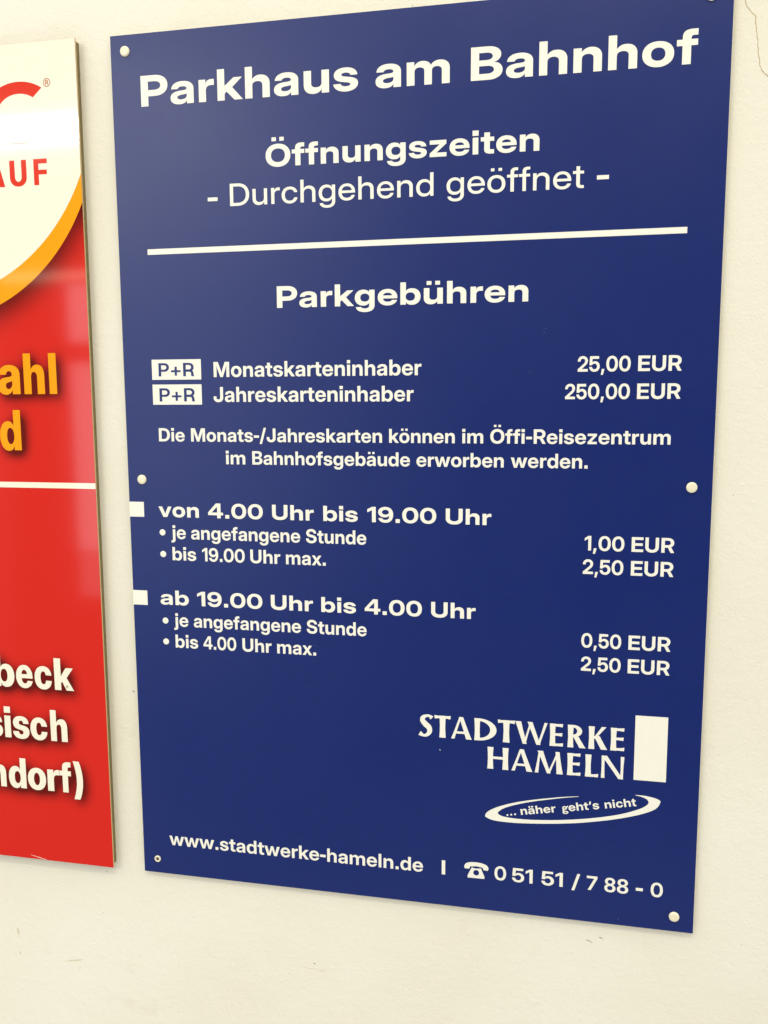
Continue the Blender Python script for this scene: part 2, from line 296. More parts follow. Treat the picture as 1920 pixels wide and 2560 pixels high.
  'M': (897, '56,0 56,728 273,728 395,397 402,374q 422,305q 444,229q 462,160q 468,136 432,136 437,160q 455,229q 476,305q 496,374q 503,397 623,728 841,728 841,0 695,0 695,341 695,365q 697,434q 699,512q 701,593q 701,629 718,629 707,590q 683,507q 661,429q 641,363q 633,341 509,0 388,0 263,341 255,363q 235,429q 212,507q 187,590q 176,629 196,629 196,593q 198,513q 200,434q 202,365q 202,341 202,0'),
  'R': (650, '56,0 56,728 346,728 428,728q 547,669q 611,562q 611,488 611,416q 543,310q 421,253q 338,253 145,253 145,376 335,376 376,376q 434,404q 465,454q 465,488 465,523q 434,572q 375,600q 335,600 204,600 204,0|468,0 300,329 457,329 628,0'),
  'S': (652, '329,-12 237,-12q 106,47q 36,159q 35,238 178,238 179,199q 216,144q 284,115q 330,115 372,115q 434,137q 469,178q 469,206 469,229q 442,263q 385,289q 339,298 262,315 155,338q 50,439q 50,517 50,584q 119,683q 243,739q 325,739 408,739q 530,683q 597,578q 599,505 460,505 456,556q 384,613q 325,613 288,613q 231,590q 198,551q 198,525 198,502q 225,470q 281,446q 324,437 393,422 450,410q 534,373q 589,323q 616,257q 616,215 616,145q 547,43q 418,-12q'),
  'U': (707, '354,-12 263,-12q 129,56q 55,175q 55,254 55,728 200,728 200,266 200,224q 238,159q 307,122q 354,122 401,122q 470,159q 507,224q 507,266 507,728 653,728 653,254 653,175q 579,55q 444,-12q'),
  'a': (555, '210,-9 158,-9q 78,25q 32,94q 32,146 32,190q 64,249q 120,284q 194,303q 234,307 281,311q 337,320q 362,337q 362,354 362,357 362,376q 341,404q 303,420q 276,420 249,420q 208,404q 184,374q 181,355 48,357 53,411q 110,488q 211,529q 280,529 331,529q 414,506q 472,460q 502,394q 502,351 502,0 364,0 364,73 362,73 348,47q 308,11q 250,-9q|249,93 284,93q 335,118q 363,161q 363,189 363,241 356,237q 335,231q 307,225q 274,220q 257,217 232,214q 192,198q 168,171q 168,151 168,132q 188,106q 224,93q'),
  'b': (600, '347,-11 312,-11q 254,10q 208,51q 194,80 193,80 193,0 53,0 53,728 195,728 195,446 196,446 212,473q 256,510q 314,529q 348,529 414,529q 514,462q 570,341q 570,260 570,178q 515,56q 414,-11q|310,109 346,109q 398,145q 427,213q 427,260 427,307q 398,374q 346,410q 310,410 273,410q 218,373q 188,306q 188,260 188,214q 218,146q 273,109q'),
  'd': (600, '253,-11 186,-11q 86,56q 30,178q 30,260 30,341q 86,462q 187,529q 252,529 287,529q 344,510q 389,473q 404,446 406,446 406,728 548,728 548,0 408,0 408,80 406,80 392,51q 347,10q 288,-11q|290,109 327,109q 382,146q 412,214q 412,260 412,306q 382,373q 327,410q 290,410 255,410q 202,374q 173,307q 173,260 173,213q 202,145q 255,109q'),
  'e': (564, '288,-12 210,-12q 93,57q 30,180q 30,259 30,338q 94,461q 209,530q 283,530 340,530q 432,492q 500,421q 537,322q 537,262 537,222 82,222 82,315 468,315 403,293 403,332q 375,388q 323,418q 286,418 250,418q 197,388q 168,332q 168,294 168,229 168,190q 198,131q 253,99q 292,99 321,99q 365,114q 394,143q 401,163 531,160 521,109q 453,32q 351,-12q'),
  'f': (372, '351,519 351,404 9,404 9,519|102,0 102,582 102,632q 141,698q 215,731q 270,731 296,731q 344,730q 353,730 350,614 344,615q 313,615q 301,615 270,615q 244,589q 244,559 244,0'),
  'g': (600, '295,-211 223,-211q 121,-170q 63,-96q 55,-48 190,-44 196,-62q 224,-89q 267,-104q 295,-104 349,-104q 407,-47q 407,8 407,89 405,89 391,60q 346,20q 288,1q 253,1 186,1q 86,67q 30,185q 30,263 30,342q 87,462q 187,529q 252,529 287,529q 345,509q 391,471q 406,443 407,443 407,519 548,519 548,20 548,-62q 484,-163q 369,-211q|290,118 327,118q 382,154q 412,221q 412,265 412,310q 382,376q 327,412q 290,412 255,412q 202,377q 173,312q 173,265 173,219q 202,153q 255,118q'),
  'h': (588, '195,289 195,0 53,0 53,728 194,728 194,384 169,384 194,452q 284,529q 354,529 409,529q 491,482q 536,391q 536,326 536,0 394,0 394,298 394,349q 343,403q 297,403 267,403q 221,378q 195,328q'),
  'i': (247, '53,0 53,519 195,519 195,0|123,582 88,582q 42,627q 42,660 42,694q 88,738q 123,738 158,738q 205,694q 205,660 205,627q 158,582q'),
  'j': (248, '53,519 195,519 195,-40 195,-93q 155,-166q 77,-204q 20,-204 -34,-204 -34,-88 -3,-88 27,-88q 53,-58q 53,-25|124,582 89,582q 43,627q 43,660 43,694q 89,738q 124,738 159,738q 205,694q 205,660 205,627q 159,582q'),
  'k': (552, '181,148 181,322 197,322 379,519 546,519 312,257 279,257|53,0 53,728 195,728 195,0|390,0 226,224 320,328 557,0'),
  'm': (885, '53,0 53,519 189,519 190,400 181,400 194,444q 244,502q 309,530q 346,530 405,530q 490,461q 500,399 485,399 495,440q 545,499q 617,530q 659,530 709,530q 788,486q 833,404q 833,345 833,0 691,0 691,317 691,362q 640,408q 603,408 575,408q 534,384q 511,341q 511,312 511,0 374,0 374,320 374,360q 326,408q 288,408 262,408q 220,384q 195,339q 195,307 195,0'),
  'n': (588, '195,289 195,0 53,0 53,519 192,519 192,384 169,384 194,452q 284,529q 354,529 409,529q 491,482q 536,391q 536,326 536,0 394,0 394,298 394,349q 343,403q 297,403 267,403q 221,378q 195,328q'),
  'o': (583, '292,-12 213,-12q 95,56q 30,178q 30,259 30,340q 95,462q 213,530q 292,530 370,530q 488,462q 553,340q 553,259 553,178q 488,56q 370,-12q|292,108 328,108q 381,144q 410,212q 410,259 410,307q 381,374q 328,411q 292,411 256,411q 203,374q 173,307q 173,259 173,212q 203,144q 256,108q'),
  'r': (375, '53,0 53,519 190,519 190,430 192,430 206,477q 268,523q 318,523 330,523q 352,522q 361,521 361,395 353,396q 317,398q 299,398 269,398q 222,371q 195,319q 195,281 195,0'),
  's': (523, '266,-12 199,-12q 96,29q 33,106q 28,161 167,164 172,130q 222,93q 264,93 305,93q 351,123q 351,146 351,166q 316,191q 284,197 193,214 118,229q 40,305q 40,365 40,415q 94,489q 192,529q 259,529 325,529q 424,487q 480,411q 482,358 351,355 350,385q 301,425q 263,425 225,425q 182,394q 182,372 182,352q 215,327q 246,321 343,302 421,286q 495,217q 495,160 495,108q 437,30q 333,-12q'),
  't': (367, '344,519 344,404 9,404 9,519|96,658 238,658 238,161 238,136q 260,115q 289,115 301,115q 334,115q 343,116 345,1 331,0q 285,-1q 261,-1 177,-1q 96,68q 96,139'),
  'u': (588, '235,-10 180,-10q 98,37q 53,129q 53,193 53,519 195,519 195,221 195,170q 245,116q 291,116 321,116q 367,141q 394,191q 394,230 394,519 536,519 536,0 397,0 396,135 419,135 395,67q 305,-10q'),
  'w': (820, '166,0 7,519 156,519 204,339 218,284q 244,164q 257,104 238,104 252,163q 281,284q 296,339 346,519 474,519 524,339 538,284q 567,164q 581,104 562,104 575,163q 601,283q 614,339 662,519 813,519 653,0 507,0 446,204 438,234q 421,297q 405,362q 397,394 423,394 415,362q 398,297q 382,234q 373,204 312,0'),
  'x': (541, '8,0 216,301 214,231 20,519 176,519 222,447 242,413q 278,349q 296,317 249,317 268,349q 303,413q 324,447 372,519 525,519 327,231 329,301 533,0 377,0 324,80 304,113q 268,175q 250,206 292,206 273,175q 238,113q 217,80 163,0'),
  'z': (527, '48,0 48,98 306,400 306,402 49,402 49,519 475,519 475,415 222,118 222,117 479,117 479,0'),
  'Ö': (750, '375,-12 277,-12q 122,79q 33,247q 33,363 33,480q 122,649q 277,739q 375,739 473,739q 627,649q 717,480q 717,363 717,247q 627,79q 473,-12q|375,124 432,124q 519,180q 568,287q 568,363 568,440q 519,547q 432,603q 375,603 319,603q 232,547q 182,440q 182,363 182,287q 232,180q 319,124q|483,793 450,793q 406,837q 406,869 406,902q 450,946q 484,946 517,946q 561,902q 561,869 561,837q 517,793q|267,793 233,793q 189,837q 189,869 189,902q 233,946q 267,946 300,946q 344,902q 344,869 344,837q 300,793q'),
  'ä': (555, '210,-9 158,-9q 78,25q 32,94q 32,146 32,190q 64,249q 120,284q 194,303q 234,307 281,311q 337,320q 362,337q 362,354 362,357 362,376q 341,404q 303,420q 276,420 249,420q 208,404q 184,374q 181,355 48,357 53,411q 110,488q 211,529q 280,529 331,529q 414,506q 472,460q 502,394q 502,351 502,0 364,0 364,73 362,73 348,47q 308,11q 250,-9q|249,93 284,93q 335,118q 363,161q 363,189 363,241 356,237q 335,231q 307,225q 274,220q 257,217 232,214q 192,198q 168,171q 168,151 168,132q 188,106q 224,93q|383,584 350,584q 305,628q 305,661 305,694q 350,737q 383,737 416,737q 461,694q 461,661 461,628q 417,584q|166,584 133,584q 89,628q 89,661 89,694q 133,737q 166,737 200,737q 244,694q 244,661 244,628q 200,584q'),
  'ö': (583, '292,-12 213,-12q 95,56q 30,178q 30,259 30,340q 95,462q 213,530q 292,530 370,530q 488,462q 553,340q 553,259 553,178q 488,56q 370,-12q|292,108 328,108q 381,144q 410,212q 410,259 410,307q 381,374q 328,411q 292,411 256,411q 203,374q 173,307q 173,259 173,212q 203,144q 256,108q|400,584 367,584q 322,628q 322,661 322,694q 367,737q 400,737 433,737q 478,694q 478,661 478,628q 433,584q|183,584 150,584q 106,628q 106,661 106,694q 150,737q 183,737 216,737q 261,694q 261,661 261,628q 217,584q'),
 },
 'med': {
  '+': (645, '267,36 267,528 378,528 378,36|77,229 77,335 568,335 568,229'),
  'P': (628, '61,0 61,728 340,728 421,728q 537,670q 601,565q 601,493 601,421q 536,316q 418,258q 337,258 135,258 135,371 331,371 374,371q 436,401q 469,456q 469,493 469,530q 436,585q 374,614q 331,614 194,614 194,0'),
  'R': (646, '61,0 61,728 345,728 426,728q 542,670q 605,565q 605,494 605,423q 539,319q 419,263q 337,263 139,263 139,373 336,373 379,373q 441,402q 474,457q 474,494 474,531q 441,585q 379,615q 335,615 194,615 194,0|475,0 305,329 448,329 621,0'),
 },
 'cond': {
  ')': (391, '30,-144 63,-62q 108,82q 131,219q 131,289 131,369q 104,536q 59,696q 30,765 207,765 240,709q 290,552q 318,375q 318,289 318,172q 261,-49q 207,-144'),
  'A': (754, '1,0 247,728 504,728 753,0 537,0 449,347 423,419q 375,570q 351,664 403,664 378,570q 328,419q 302,347 211,0|179,155 179,279 575,279 575,155'),
  'F': (600, '42,0 42,728 580,728 580,595 234,595 234,420 560,420 560,292 234,292 234,0'),
  'U': (705, '352,-12 258,-12q 119,55q 42,175q 42,254 42,728 229,728 229,266 229,225q 261,160q 316,122q 353,122 389,122q 445,160q 476,224q 476,266 476,728 663,728 663,254 663,175q 586,55q 447,-12q'),
  'a': (577, '202,-9 150,-9q 71,25q 26,94q 26,145 26,189q 57,247q 111,283q 183,301q 225,305 271,310q 326,319q 350,335q 350,352 350,355 350,373q 334,401q 306,417q 286,417 266,417q 235,401q 218,371q 216,352 46,352 50,406q 109,484q 216,527q 293,527 351,527q 441,502q 502,456q 533,391q 533,349 533,0 353,0 353,73 351,73 335,47q 291,11q 236,-9q|260,93 284,93q 326,118q 352,160q 352,188 352,239 345,235q 328,229q 307,224q 283,218q 268,216 248,212q 216,196q 199,170q 199,150 199,132q 215,107q 242,93q'),
  'b': (619, '373,-11 339,-11q 282,9q 239,49q 227,79 226,79 226,0 44,0 44,728 228,728 228,445 229,445 246,473q 287,509q 341,527q 375,527 440,527q 539,459q 596,338q 596,258 596,178q 540,56q 441,-11q|319,110 348,110q 388,145q 409,211q 409,258 409,306q 388,372q 348,407q 319,407 291,407q 246,370q 222,304q 222,258 222,213q 246,146q 291,110q'),
  'c': (577, '296,-12 214,-12q 92,56q 24,178q 24,257 24,337q 92,459q 214,527q 296,527 351,527q 444,497q 513,442q 553,366q 555,321 378,321 376,340q 364,372q 344,395q 316,408q 299,408 271,408q 231,371q 210,304q 210,257 210,212q 231,144q 271,108q 299,108 316,108q 344,120q 364,143q 376,176q 378,196 555,196 554,151q 516,75q 447,19q 352,-12q'),
  'd': (619, '246,-11 179,-11q 79,56q 24,178q 24,258 24,338q 80,459q 180,527q 245,527 278,527q 332,509q 374,473q 390,445 391,445 391,728 575,728 575,0 393,0 393,79 392,79 380,49q 338,9q 281,-11q|300,110 329,110q 373,146q 398,213q 398,258 398,304q 373,370q 329,407q 300,407 272,407q 231,372q 210,306q 210,258 210,211q 231,145q 272,110q'),
  'e': (579, '294,-12 215,-12q 92,57q 24,179q 24,257 24,336q 92,458q 212,527q 290,527 349,527q 447,489q 518,417q 557,319q 557,261 557,220 80,220 80,314 472,314 387,293 387,330q 365,385q 324,415q 295,415 266,415q 225,385q 203,330q 203,293 203,227 203,189q 226,131q 270,99q 301,99 324,99q 360,115q 384,143q 390,163 554,163 545,111q 472,33q 361,-12q'),
  'f': (414, '395,516 395,399 10,399 10,516|104,0 104,581 104,630q 144,695q 228,728q 293,728 324,728q 382,728q 395,728 395,611 387,611q 355,611q 342,611 313,611q 289,586q 289,555 289,0'),
  'h': (611, '228,285 228,0 44,0 44,728 228,728 228,381 201,381 225,449q 316,527q 392,527 449,527q 527,479q 567,388q 567,323 567,0 383,0 383,295 383,346q 343,398q 306,398 282,398q 247,374q 228,324q'),
  'i': (272, '44,0 44,516 228,516 228,0|136,577 92,577q 36,622q 36,656 36,690q 92,734q 135,734 179,734q 235,690q 235,656 235,622q 179,577q'),
  'k': (579, '209,146 209,321 230,321 372,516 581,516 360,255 309,255|44,0 44,728 228,728 228,0|378,0 246,222 366,326 588,0'),
  'l': (272, '228,728 228,0 44,0 44,728'),
  'n': (611, '228,285 228,0 44,0 44,516 226,516 226,381 201,381 225,449q 316,527q 392,527 449,527q 527,479q 567,388q 567,323 567,0 383,0 383,295 383,346q 343,398q 306,398 282,398q 247,374q 228,324q'),
  'o': (602, '301,-12 219,-12q 93,55q 24,177q 24,257 24,339q 93,460q 219,527q 301,527 384,527q 508,460q 578,339q 578,257 578,177q 508,55q 384,-12q|301,109 327,109q 368,144q 392,211q 392,257 392,305q 368,371q 327,407q 301,407 276,407q 234,372q 210,305q 210,257 210,211q 234,144q 275,109q'),
  'r': (407, '44,0 44,516 223,516 223,427 224,427 238,474q 298,519q 350,519 364,519q 387,518q 398,518 398,392 388,392q 347,394q 329,394 299,394q 253,367q 228,315q 228,276 228,0'),
  's': (551, '281,-13 206,-13q 92,29q 25,108q 19,163 201,163 205,130q 245,93q 278,93 309,93q 344,122q 344,145 344,165q 314,189q 284,195 189,213 112,227q 31,303q 31,363 31,412q 88,486q 196,526q 271,526 346,526q 456,484q 516,405q 518,351 349,351 349,382q 308,422q 278,422 248,422q 215,391q 215,369 215,350q 241,325q 266,319 373,300 454,285q 531,216q 531,159 531,107q 469,30q 356,-13q'),
 },
 'gill': {
  'c': (570, '296,-11 216,-11q 98,58q 33,182q 33,263 33,345q 98,469q 216,539q 296,539 346,539q 430,510q 493,459q 533,386q 538,342 400,331 397,351q 380,384q 354,407q 319,420q 298,420 260,420q 208,381q 180,311q 180,264 180,217q 208,147q 260,108q 298,108 319,108q 354,120q 380,144q 397,178q 400,199 539,188 534,143q 495,70q 431,17q 346,-11q'),
  'e': (577, '297,-11 216,-11q 98,58q 33,181q 33,263 33,344q 98,469q 214,539q 291,539 346,539q 439,502q 507,431q 545,331q 545,267 545,227 89,227 89,320 475,320 409,297 409,337q 381,395q 330,426q 293,426 256,426q 204,394q 176,338q 176,300 176,234 176,192q 206,132q 262,100q 300,100 327,100q 370,116q 400,144q 407,164 539,153 528,104q 461,30q 359,-11q'),
  'g': (613, '299,-213 228,-213q 126,-174q 66,-105q 56,-60 189,-45 195,-62q 224,-89q 268,-104q 299,-104 353,-104q 413,-50q 413,4 413,92 408,92 395,65q 353,25q 295,4q 256,4 191,4q 91,66q 33,184q 33,267 33,352q 92,473q 192,538q 256,538 295,538q 354,514q 397,473q 411,447 414,447 414,529 557,529 557,15 557,-64q 491,-165q 375,-213q|297,120 334,120q 388,156q 417,223q 417,269 417,314q 388,382q 334,419q 297,419 261,419q 209,382q 181,315q 181,269 181,222q 209,156q 261,120q'),
  'h': (602, '201,299 201,0 56,0 56,728 200,728 200,393 180,393 203,461q 292,538q 362,538 418,538q 500,490q 546,398q 546,334 546,0 401,0 401,306 401,357q 350,411q 304,411 274,411q 227,386q 201,336q'),
  'i': (257, '56,0 56,529 201,529 201,0|128,594 94,594q 47,639q 47,672 47,705q 94,750q 128,750 163,750q 210,705q 210,672 210,639q 163,594q'),
  'n': (602, '201,299 201,0 56,0 56,529 196,529 197,393 180,393 203,461q 292,538q 362,538 418,538q 500,490q 546,398q 546,334 546,0 401,0 401,306 401,357q 350,411q 304,411 274,411q 227,386q 201,336q'),
  'r': (388, '56,0 56,529 196,529 196,437 200,437 214,486q 279,534q 328,534 340,534q 363,532q 372,531 372,402 364,403q 327,406q 310,406 279,406q 229,379q 201,327q 201,290 201,0'),
  's': (538, '271,-12 205,-12q 102,28q 38,104q 32,157 171,168 178,133q 229,96q 272,96 313,96q 360,125q 360,149 360,169q 325,194q 291,201 199,219 123,234q 45,311q 45,372 45,423q 100,497q 200,538q 268,538 334,538q 431,498q 488,426q 494,376 362,365 358,395q 310,432q 271,432 234,432q 189,402q 189,379 189,360q 222,334q 255,327 353,308 432,292q 507,222q 507,164 507,111q 447,32q 341,-12q'),
  't': (368, '341,529 341,414 9,414 9,529|92,665 237,665 237,162 237,136q 259,114q 287,114 298,114q 330,116q 338,117 348,2 330,-1q 282,-3q 259,-3 175,-3q 92,70q 92,143'),
  'ä': (565, '211,-9 160,-9q 79,26q 32,96q 32,148 32,193q 65,253q 122,289q 195,308q 236,312 283,317q 340,325q 365,343q 365,360 365,362 365,383q 345,412q 307,428q 280,428 253,428q 212,412q 187,383q 183,364 48,374 56,425q 117,498q 216,538q 283,538 332,538q 414,515q 476,470q 509,402q 509,358 509,0 369,0 369,74 366,74 353,48q 311,11q 251,-9q|252,94 287,94q 338,119q 366,163q 366,191 366,245 360,241q 337,234q 307,229q 275,224q 260,221 235,218q 194,201q 171,174q 171,153 171,134q 192,108q 228,94q|389,597 356,597q 312,641q 312,672 312,704q 356,748q 389,748 421,748q 465,704q 465,672 465,641q 421,597q|172,597 139,597q 95,641q 95,672 95,704q 139,748q 172,748 204,748q 248,704q 248,672 248,641q 204,597q'),
  '’': (264, '55,440 94,728 236,728 155,440'),
 },
 'web': {
  '-': (645, '487,346 487,235 158,235 158,346'),
  '.': (269, '136,-9 102,-9q 55,38q 55,72 55,105q 102,152q 136,152 169,152q 216,105q 216,72 216,38q 169,-9q'),
  '/': (364, '359,762 125,-109 5,-109 240,762'),
  '0': (650, '325,-11 235,-11q 106,80q 36,247q 36,363 36,480q 106,648q 235,739q 325,739 415,739q 545,648q 615,480q 615,363 615,247q 545,79q 416,-11q|325,104 373,104q 442,166q 479,282q 479,363 479,445q 442,561q 373,624q 325,624 277,624q 209,561q 172,445q 172,363 172,282q 209,166q 277,104q'),
  '1': (395, '336,728 336,0 198,0 198,597 197,597 25,485 25,612 201,728'),
  '5': (602, '300,-10 224,-10q 106,47q 37,150q 34,217 169,217 171,184q 206,132q 264,101q 300,101 339,101q 398,137q 431,199q 431,240 431,281q 398,344q 340,380q 302,380 257,380q 188,342q 174,309 45,313 71,728 524,728 524,612 194,612 179,429 181,429 208,458q 284,489q 330,489 379,489q 465,452q 530,386q 566,296q 566,243 566,169q 499,55q 380,-10q'),
  '7': (553, '76,0 383,607 383,609 26,609 26,728 527,728 527,609 221,0'),
  '8': (618, '309,-11 228,-11q 105,41q 36,135q 36,195 36,244q 79,321q 155,371q 205,378 205,379 140,390q 61,477q 61,542 61,600q 124,688q 236,739q 309,739 382,739q 494,689q 557,600q 557,542 557,478q 478,390q 413,379 413,378 463,371q 539,321q 582,244q 582,195 582,135q 513,41q 390,-11q|309,94 348,94q 406,122q 439,172q 439,205 439,239q 405,291q 347,320q 309,320 271,320q 212,291q 179,239q 179,205 179,172q 211,122q 270,94q|309,427 342,427q 392,452q 420,499q 420,529 420,560q 393,606q 342,631q 309,631 275,631q 225,606q 197,560q 197,529 197,499q 225,452q 276,427q'),
  'a': (555, '212,-9 160,-9q 79,26q 33,95q 33,147 33,192q 66,250q 122,286q 196,304q 236,308 283,313q 340,321q 365,338q 365,355 365,359 365,380q 344,412q 304,429q 276,429 248,429q 205,412q 180,380q 177,360 49,365 54,417q 113,491q 212,532q 279,532 329,532q 410,509q 468,464q 500,397q 500,354 500,0 367,0 367,73 365,73 352,49q 311,12q 252,-9q|248,88 285,88q 337,115q 366,162q 366,191 366,246 359,242q 337,235q 307,229q 273,224q 257,221 231,218q 189,201q 164,172q 164,150 164,131q 185,103q 223,88q'),
  'd': (601, '255,-10 189,-10q 88,57q 32,179q 32,261 32,344q 89,465q 189,532q 254,532 291,532q 349,511q 393,473q 408,446 410,446 410,728 546,728 546,0 412,0 412,81 410,81 395,53q 351,12q 292,-10q|291,101 329,101q 385,141q 416,213q 416,261 416,310q 385,382q 329,421q 291,421 254,421q 199,383q 170,312q 170,261 170,211q 199,140q 254,101q'),
  'e': (566, '290,-12 211,-12q 95,58q 32,180q 32,260 32,340q 96,463q 210,533q 285,533 340,533q 432,495q 499,425q 536,325q 536,263 536,226 84,226 84,315 469,315 408,292 408,334q 379,395q 325,428q 287,428 249,428q 195,395q 165,335q 165,294 165,234 165,191q 196,127q 253,93q 293,93 322,93q 367,109q 398,140q 405,161 530,156 520,106q 453,31q 352,-12q'),
  'h': (589, '191,295 191,0 55,0 55,728 191,728 191,389 167,389 191,458q 282,532q 350,532 406,532q 488,485q 534,394q 534,328 534,0 397,0 397,304 397,358q 345,415q 298,415 267,415q 219,389q 191,336q'),
  'k': (552, '179,156 179,318 194,318 383,522 543,522 307,262 277,262|55,0 55,728 191,728 191,0|394,0 224,232 315,327 555,0'),
  'l': (246, '191,728 191,0 55,0 55,728'),
  'm': (884, '55,0 55,522 186,522 187,403 178,403 191,447q 241,504q 306,533q 342,533 402,533q 485,463q 496,402 480,402 491,443q 541,501q 614,533q 656,533 705,533q 784,490q 829,407q 829,347 829,0 693,0 693,324 693,372q 640,419q 603,419 574,419q 531,393q 508,348q 508,319 508,0 376,0 376,329 376,370q 327,419q 288,419 261,419q 217,394q 191,346q 191,312 191,0'),
  'n': (589, '191,295 191,0 55,0 55,522 188,522 188,389 167,389 191,458q 282,532q 350,532 406,532q 488,485q 534,394q 534,328 534,0 397,0 397,304 397,358q 345,415q 298,415 267,415q 219,389q 191,336q'),
  'r': (374, '55,0 55,522 187,522 187,434 189,434 203,480q 266,527q 316,527 328,527q 350,526q 359,525 359,406 351,407q 316,410q 298,410 268,410q 219,383q 191,330q 191,291 191,0'),
  's': (523, '265,-12 200,-12q 98,28q 36,104q 31,158 163,163 169,127q 220,88q 264,88 307,88q 355,120q 355,146 355,168q 319,194q 286,201 196,219 120,235q 43,311q 43,370 43,419q 96,492q 194,532q 260,532 325,532q 421,492q 477,417q 481,366 355,361 353,392q 303,434q 263,434 225,434q 179,400q 179,376 179,354q 213,327q 246,320 342,301 419,285q 493,215q 493,158 493,106q 435,30q 332,-12q'),
  't': (361, '337,522 337,415 9,415 9,522|95,661 232,661 232,155 232,129q 254,107q 283,107 294,107q 326,108q 335,108 340,1 325,0q 280,-2q 258,-2 175,-2q 95,67q 95,137'),
  'w': (818, '169,0 9,522 152,522 202,331 216,277q 243,157q 256,96 238,96 252,157q 281,277q 295,331 347,522 471,522 522,331 536,277q 565,157q 579,96 561,96 574,157q 600,276q 614,331 664,522 808,522 648,0 508,0 447,210 438,241q 421,308q 404,376q 396,409 422,409 413,376q 396,308q 380,241q 371,210 309,0'),
 },
}
CAP = 0.7275

def flatten(s):
    out = []
    for c in s.split('|'):
        P = []
        for w in c.split():
            on = not w.endswith('q')
            x, y = w.rstrip('q').split(',')
            P.append((int(x) / 1000, int(y) / 1000, on))
        Q = []
        n = len(P)
        for i in range(n):
            a, b = P[i], P[(i + 1) % n]
            Q.append(a)
            if not a[2] and not b[2]: Q.append(((a[0] + b[0]) / 2, (a[1] + b[1]) / 2, True))
        k = next(i for i, p in enumerate(Q) if p[2])
        Q = Q[k:] + Q[:k]
        r = []; i = 0; N = len(Q)
        while i < N:
            p, q = Q[i], Q[(i + 1) % N]
            r.append((p[0], p[1]))
            if q[2]: i += 1; continue
            e = Q[(i + 2) % N]
            for t in (0.25, 0.5, 0.75):
                r.append(((1 - t) ** 2 * p[0] + 2 * t * (1 - t) * q[0] + t * t * e[0], (1 - t) ** 2 * p[1] + 2 * t * (1 - t) * q[1] + t * t * e[1]))
            i += 2
        out.append(r)
    return out

def area(c):
    return sum(c[i - 1][0] * c[i][1] - c[i][0] * c[i - 1][1] for i in range(len(c))) / 2
def cw(c):
    return c if area(c) < 0 else c[::-1]
def ccw(c):
    return c if area(c) > 0 else c[::-1]

_cache = {}
def glyph(st, ch):
    k = (st, ch)
    if k not in _cache:
        if ch == 'R' and st in ('bold', 'med'):          # grotesque R with an upright leg, grown from the P
            adv, s = GLYPHS[st]['P' if 'P' in GLYPHS[st] else 'R']
            cs = flatten(s)
            if 'P' in GLYPHS[st]:
                xs = [p[0] for c in cs for p in c]
                x0, x1 = min(xs), max(xs)
                w = x1 - x0
                th = 0.155 if st == 'bold' else 0.115
                Y = lambda v: v * CAP
                X = lambda v: x0 + v * w
                tw = th / w
                leg = [(X(0.15), Y(0.50)), (X(0.62), Y(0.50)), (X(0.80), Y(0.45)), (X(0.93), Y(0.36)), (X(0.97), Y(0.26)), (X(0.985), Y(0.09)), (X(1.0), Y(0.035)), (X(1.045), Y(0.0)),
                       (X(1.045 - tw * 1.2), Y(0.0)), (X(0.99 - tw * 1.12), Y(0.05)), (X(0.965 - tw * 1.05), Y(0.22)), (X(0.93 - tw), Y(0.30)), (X(0.62), Y(0.335)), (X(0.15), Y(0.335))]
                cs = cs + [cw(leg)]
                adv = adv * 1.06
            _cache[k] = (adv / 1000, cs)
        elif ch == '-':
            _cache[k] = (0.33, [cw(rect(0.025, 0.225, 0.305, 0.355))])
        else:
            adv, s = GLYPHS[st][ch]
            cs = []
            for c in flatten(s):
                xs = [p[0] for p in c]; ys = [p[1] for p in c]
                w, h = max(xs) - min(xs), max(ys) - min(ys)
                if ch in 'ijäöüÖ.' and (ch == '.' or min(ys) > 0.5) and w < 0.3 and h < 0.3 and st != 'gill':      # square dots
                    e = 0.02 * w
                    e = (0.11 if ch in 'äöüÖ' else 0.03) * w
                    u = 0.03 if ch in 'äöüÖ' else 0.0
                    cs.append(cw(rect(min(xs) + e, min(ys) + e + u, max(xs) - e, max(ys) - e * 0.4 + u * 0.4)))
                else: cs.append(c)
            _cache[k] = (adv / 1000, cs)
    return _cache[k]

def tri(contours):
    """triangulate the non-zero union of contours; returns 2D verts and triangles"""
    vs = []; es = []
    for c in contours:
        b = len(vs); n = len(c)
        vs += [Vector(p) for p in c]
        es += [(b + i, b + (i + 1) % n) for i in range(n)]
    V, E, Fc, _, _, _ = delaunay_2d_cdt(vs, es, [], 0, 1e-7)
    P = np.array([tuple(v) for v in V])
    T = [f for f in Fc if len(f) == 3]
    if not T: return [], []
    cen = np.array([P[list(f)].mean(axis=0) for f in T])
    wind = winding(cen, contours)
    keep = [f for f, w in zip(T, wind) if w != 0]
    return [tuple(p) for p in P], keep

def winding(pts, contours):
    w = np.zeros(len(pts), int)
    x, y = pts[:, 0], pts[:, 1]
    for c in contours:
        n = len(c)
        for i in range(n):
            (x0, y0), (x1, y1) = c[i], c[(i + 1) % n]
            if y0 == y1: continue
            if y0 < y1: m = (y >= y0) & (y < y1)
            else: m = (y >= y1) & (y < y0)
            if not m.any(): continue
            xi = x0 + (y[m] - y0) * (x1 - x0) / (y1 - y0)
            w[m] += np.where(xi > x[m], 1 if y1 > y0 else -1, 0)
    return w

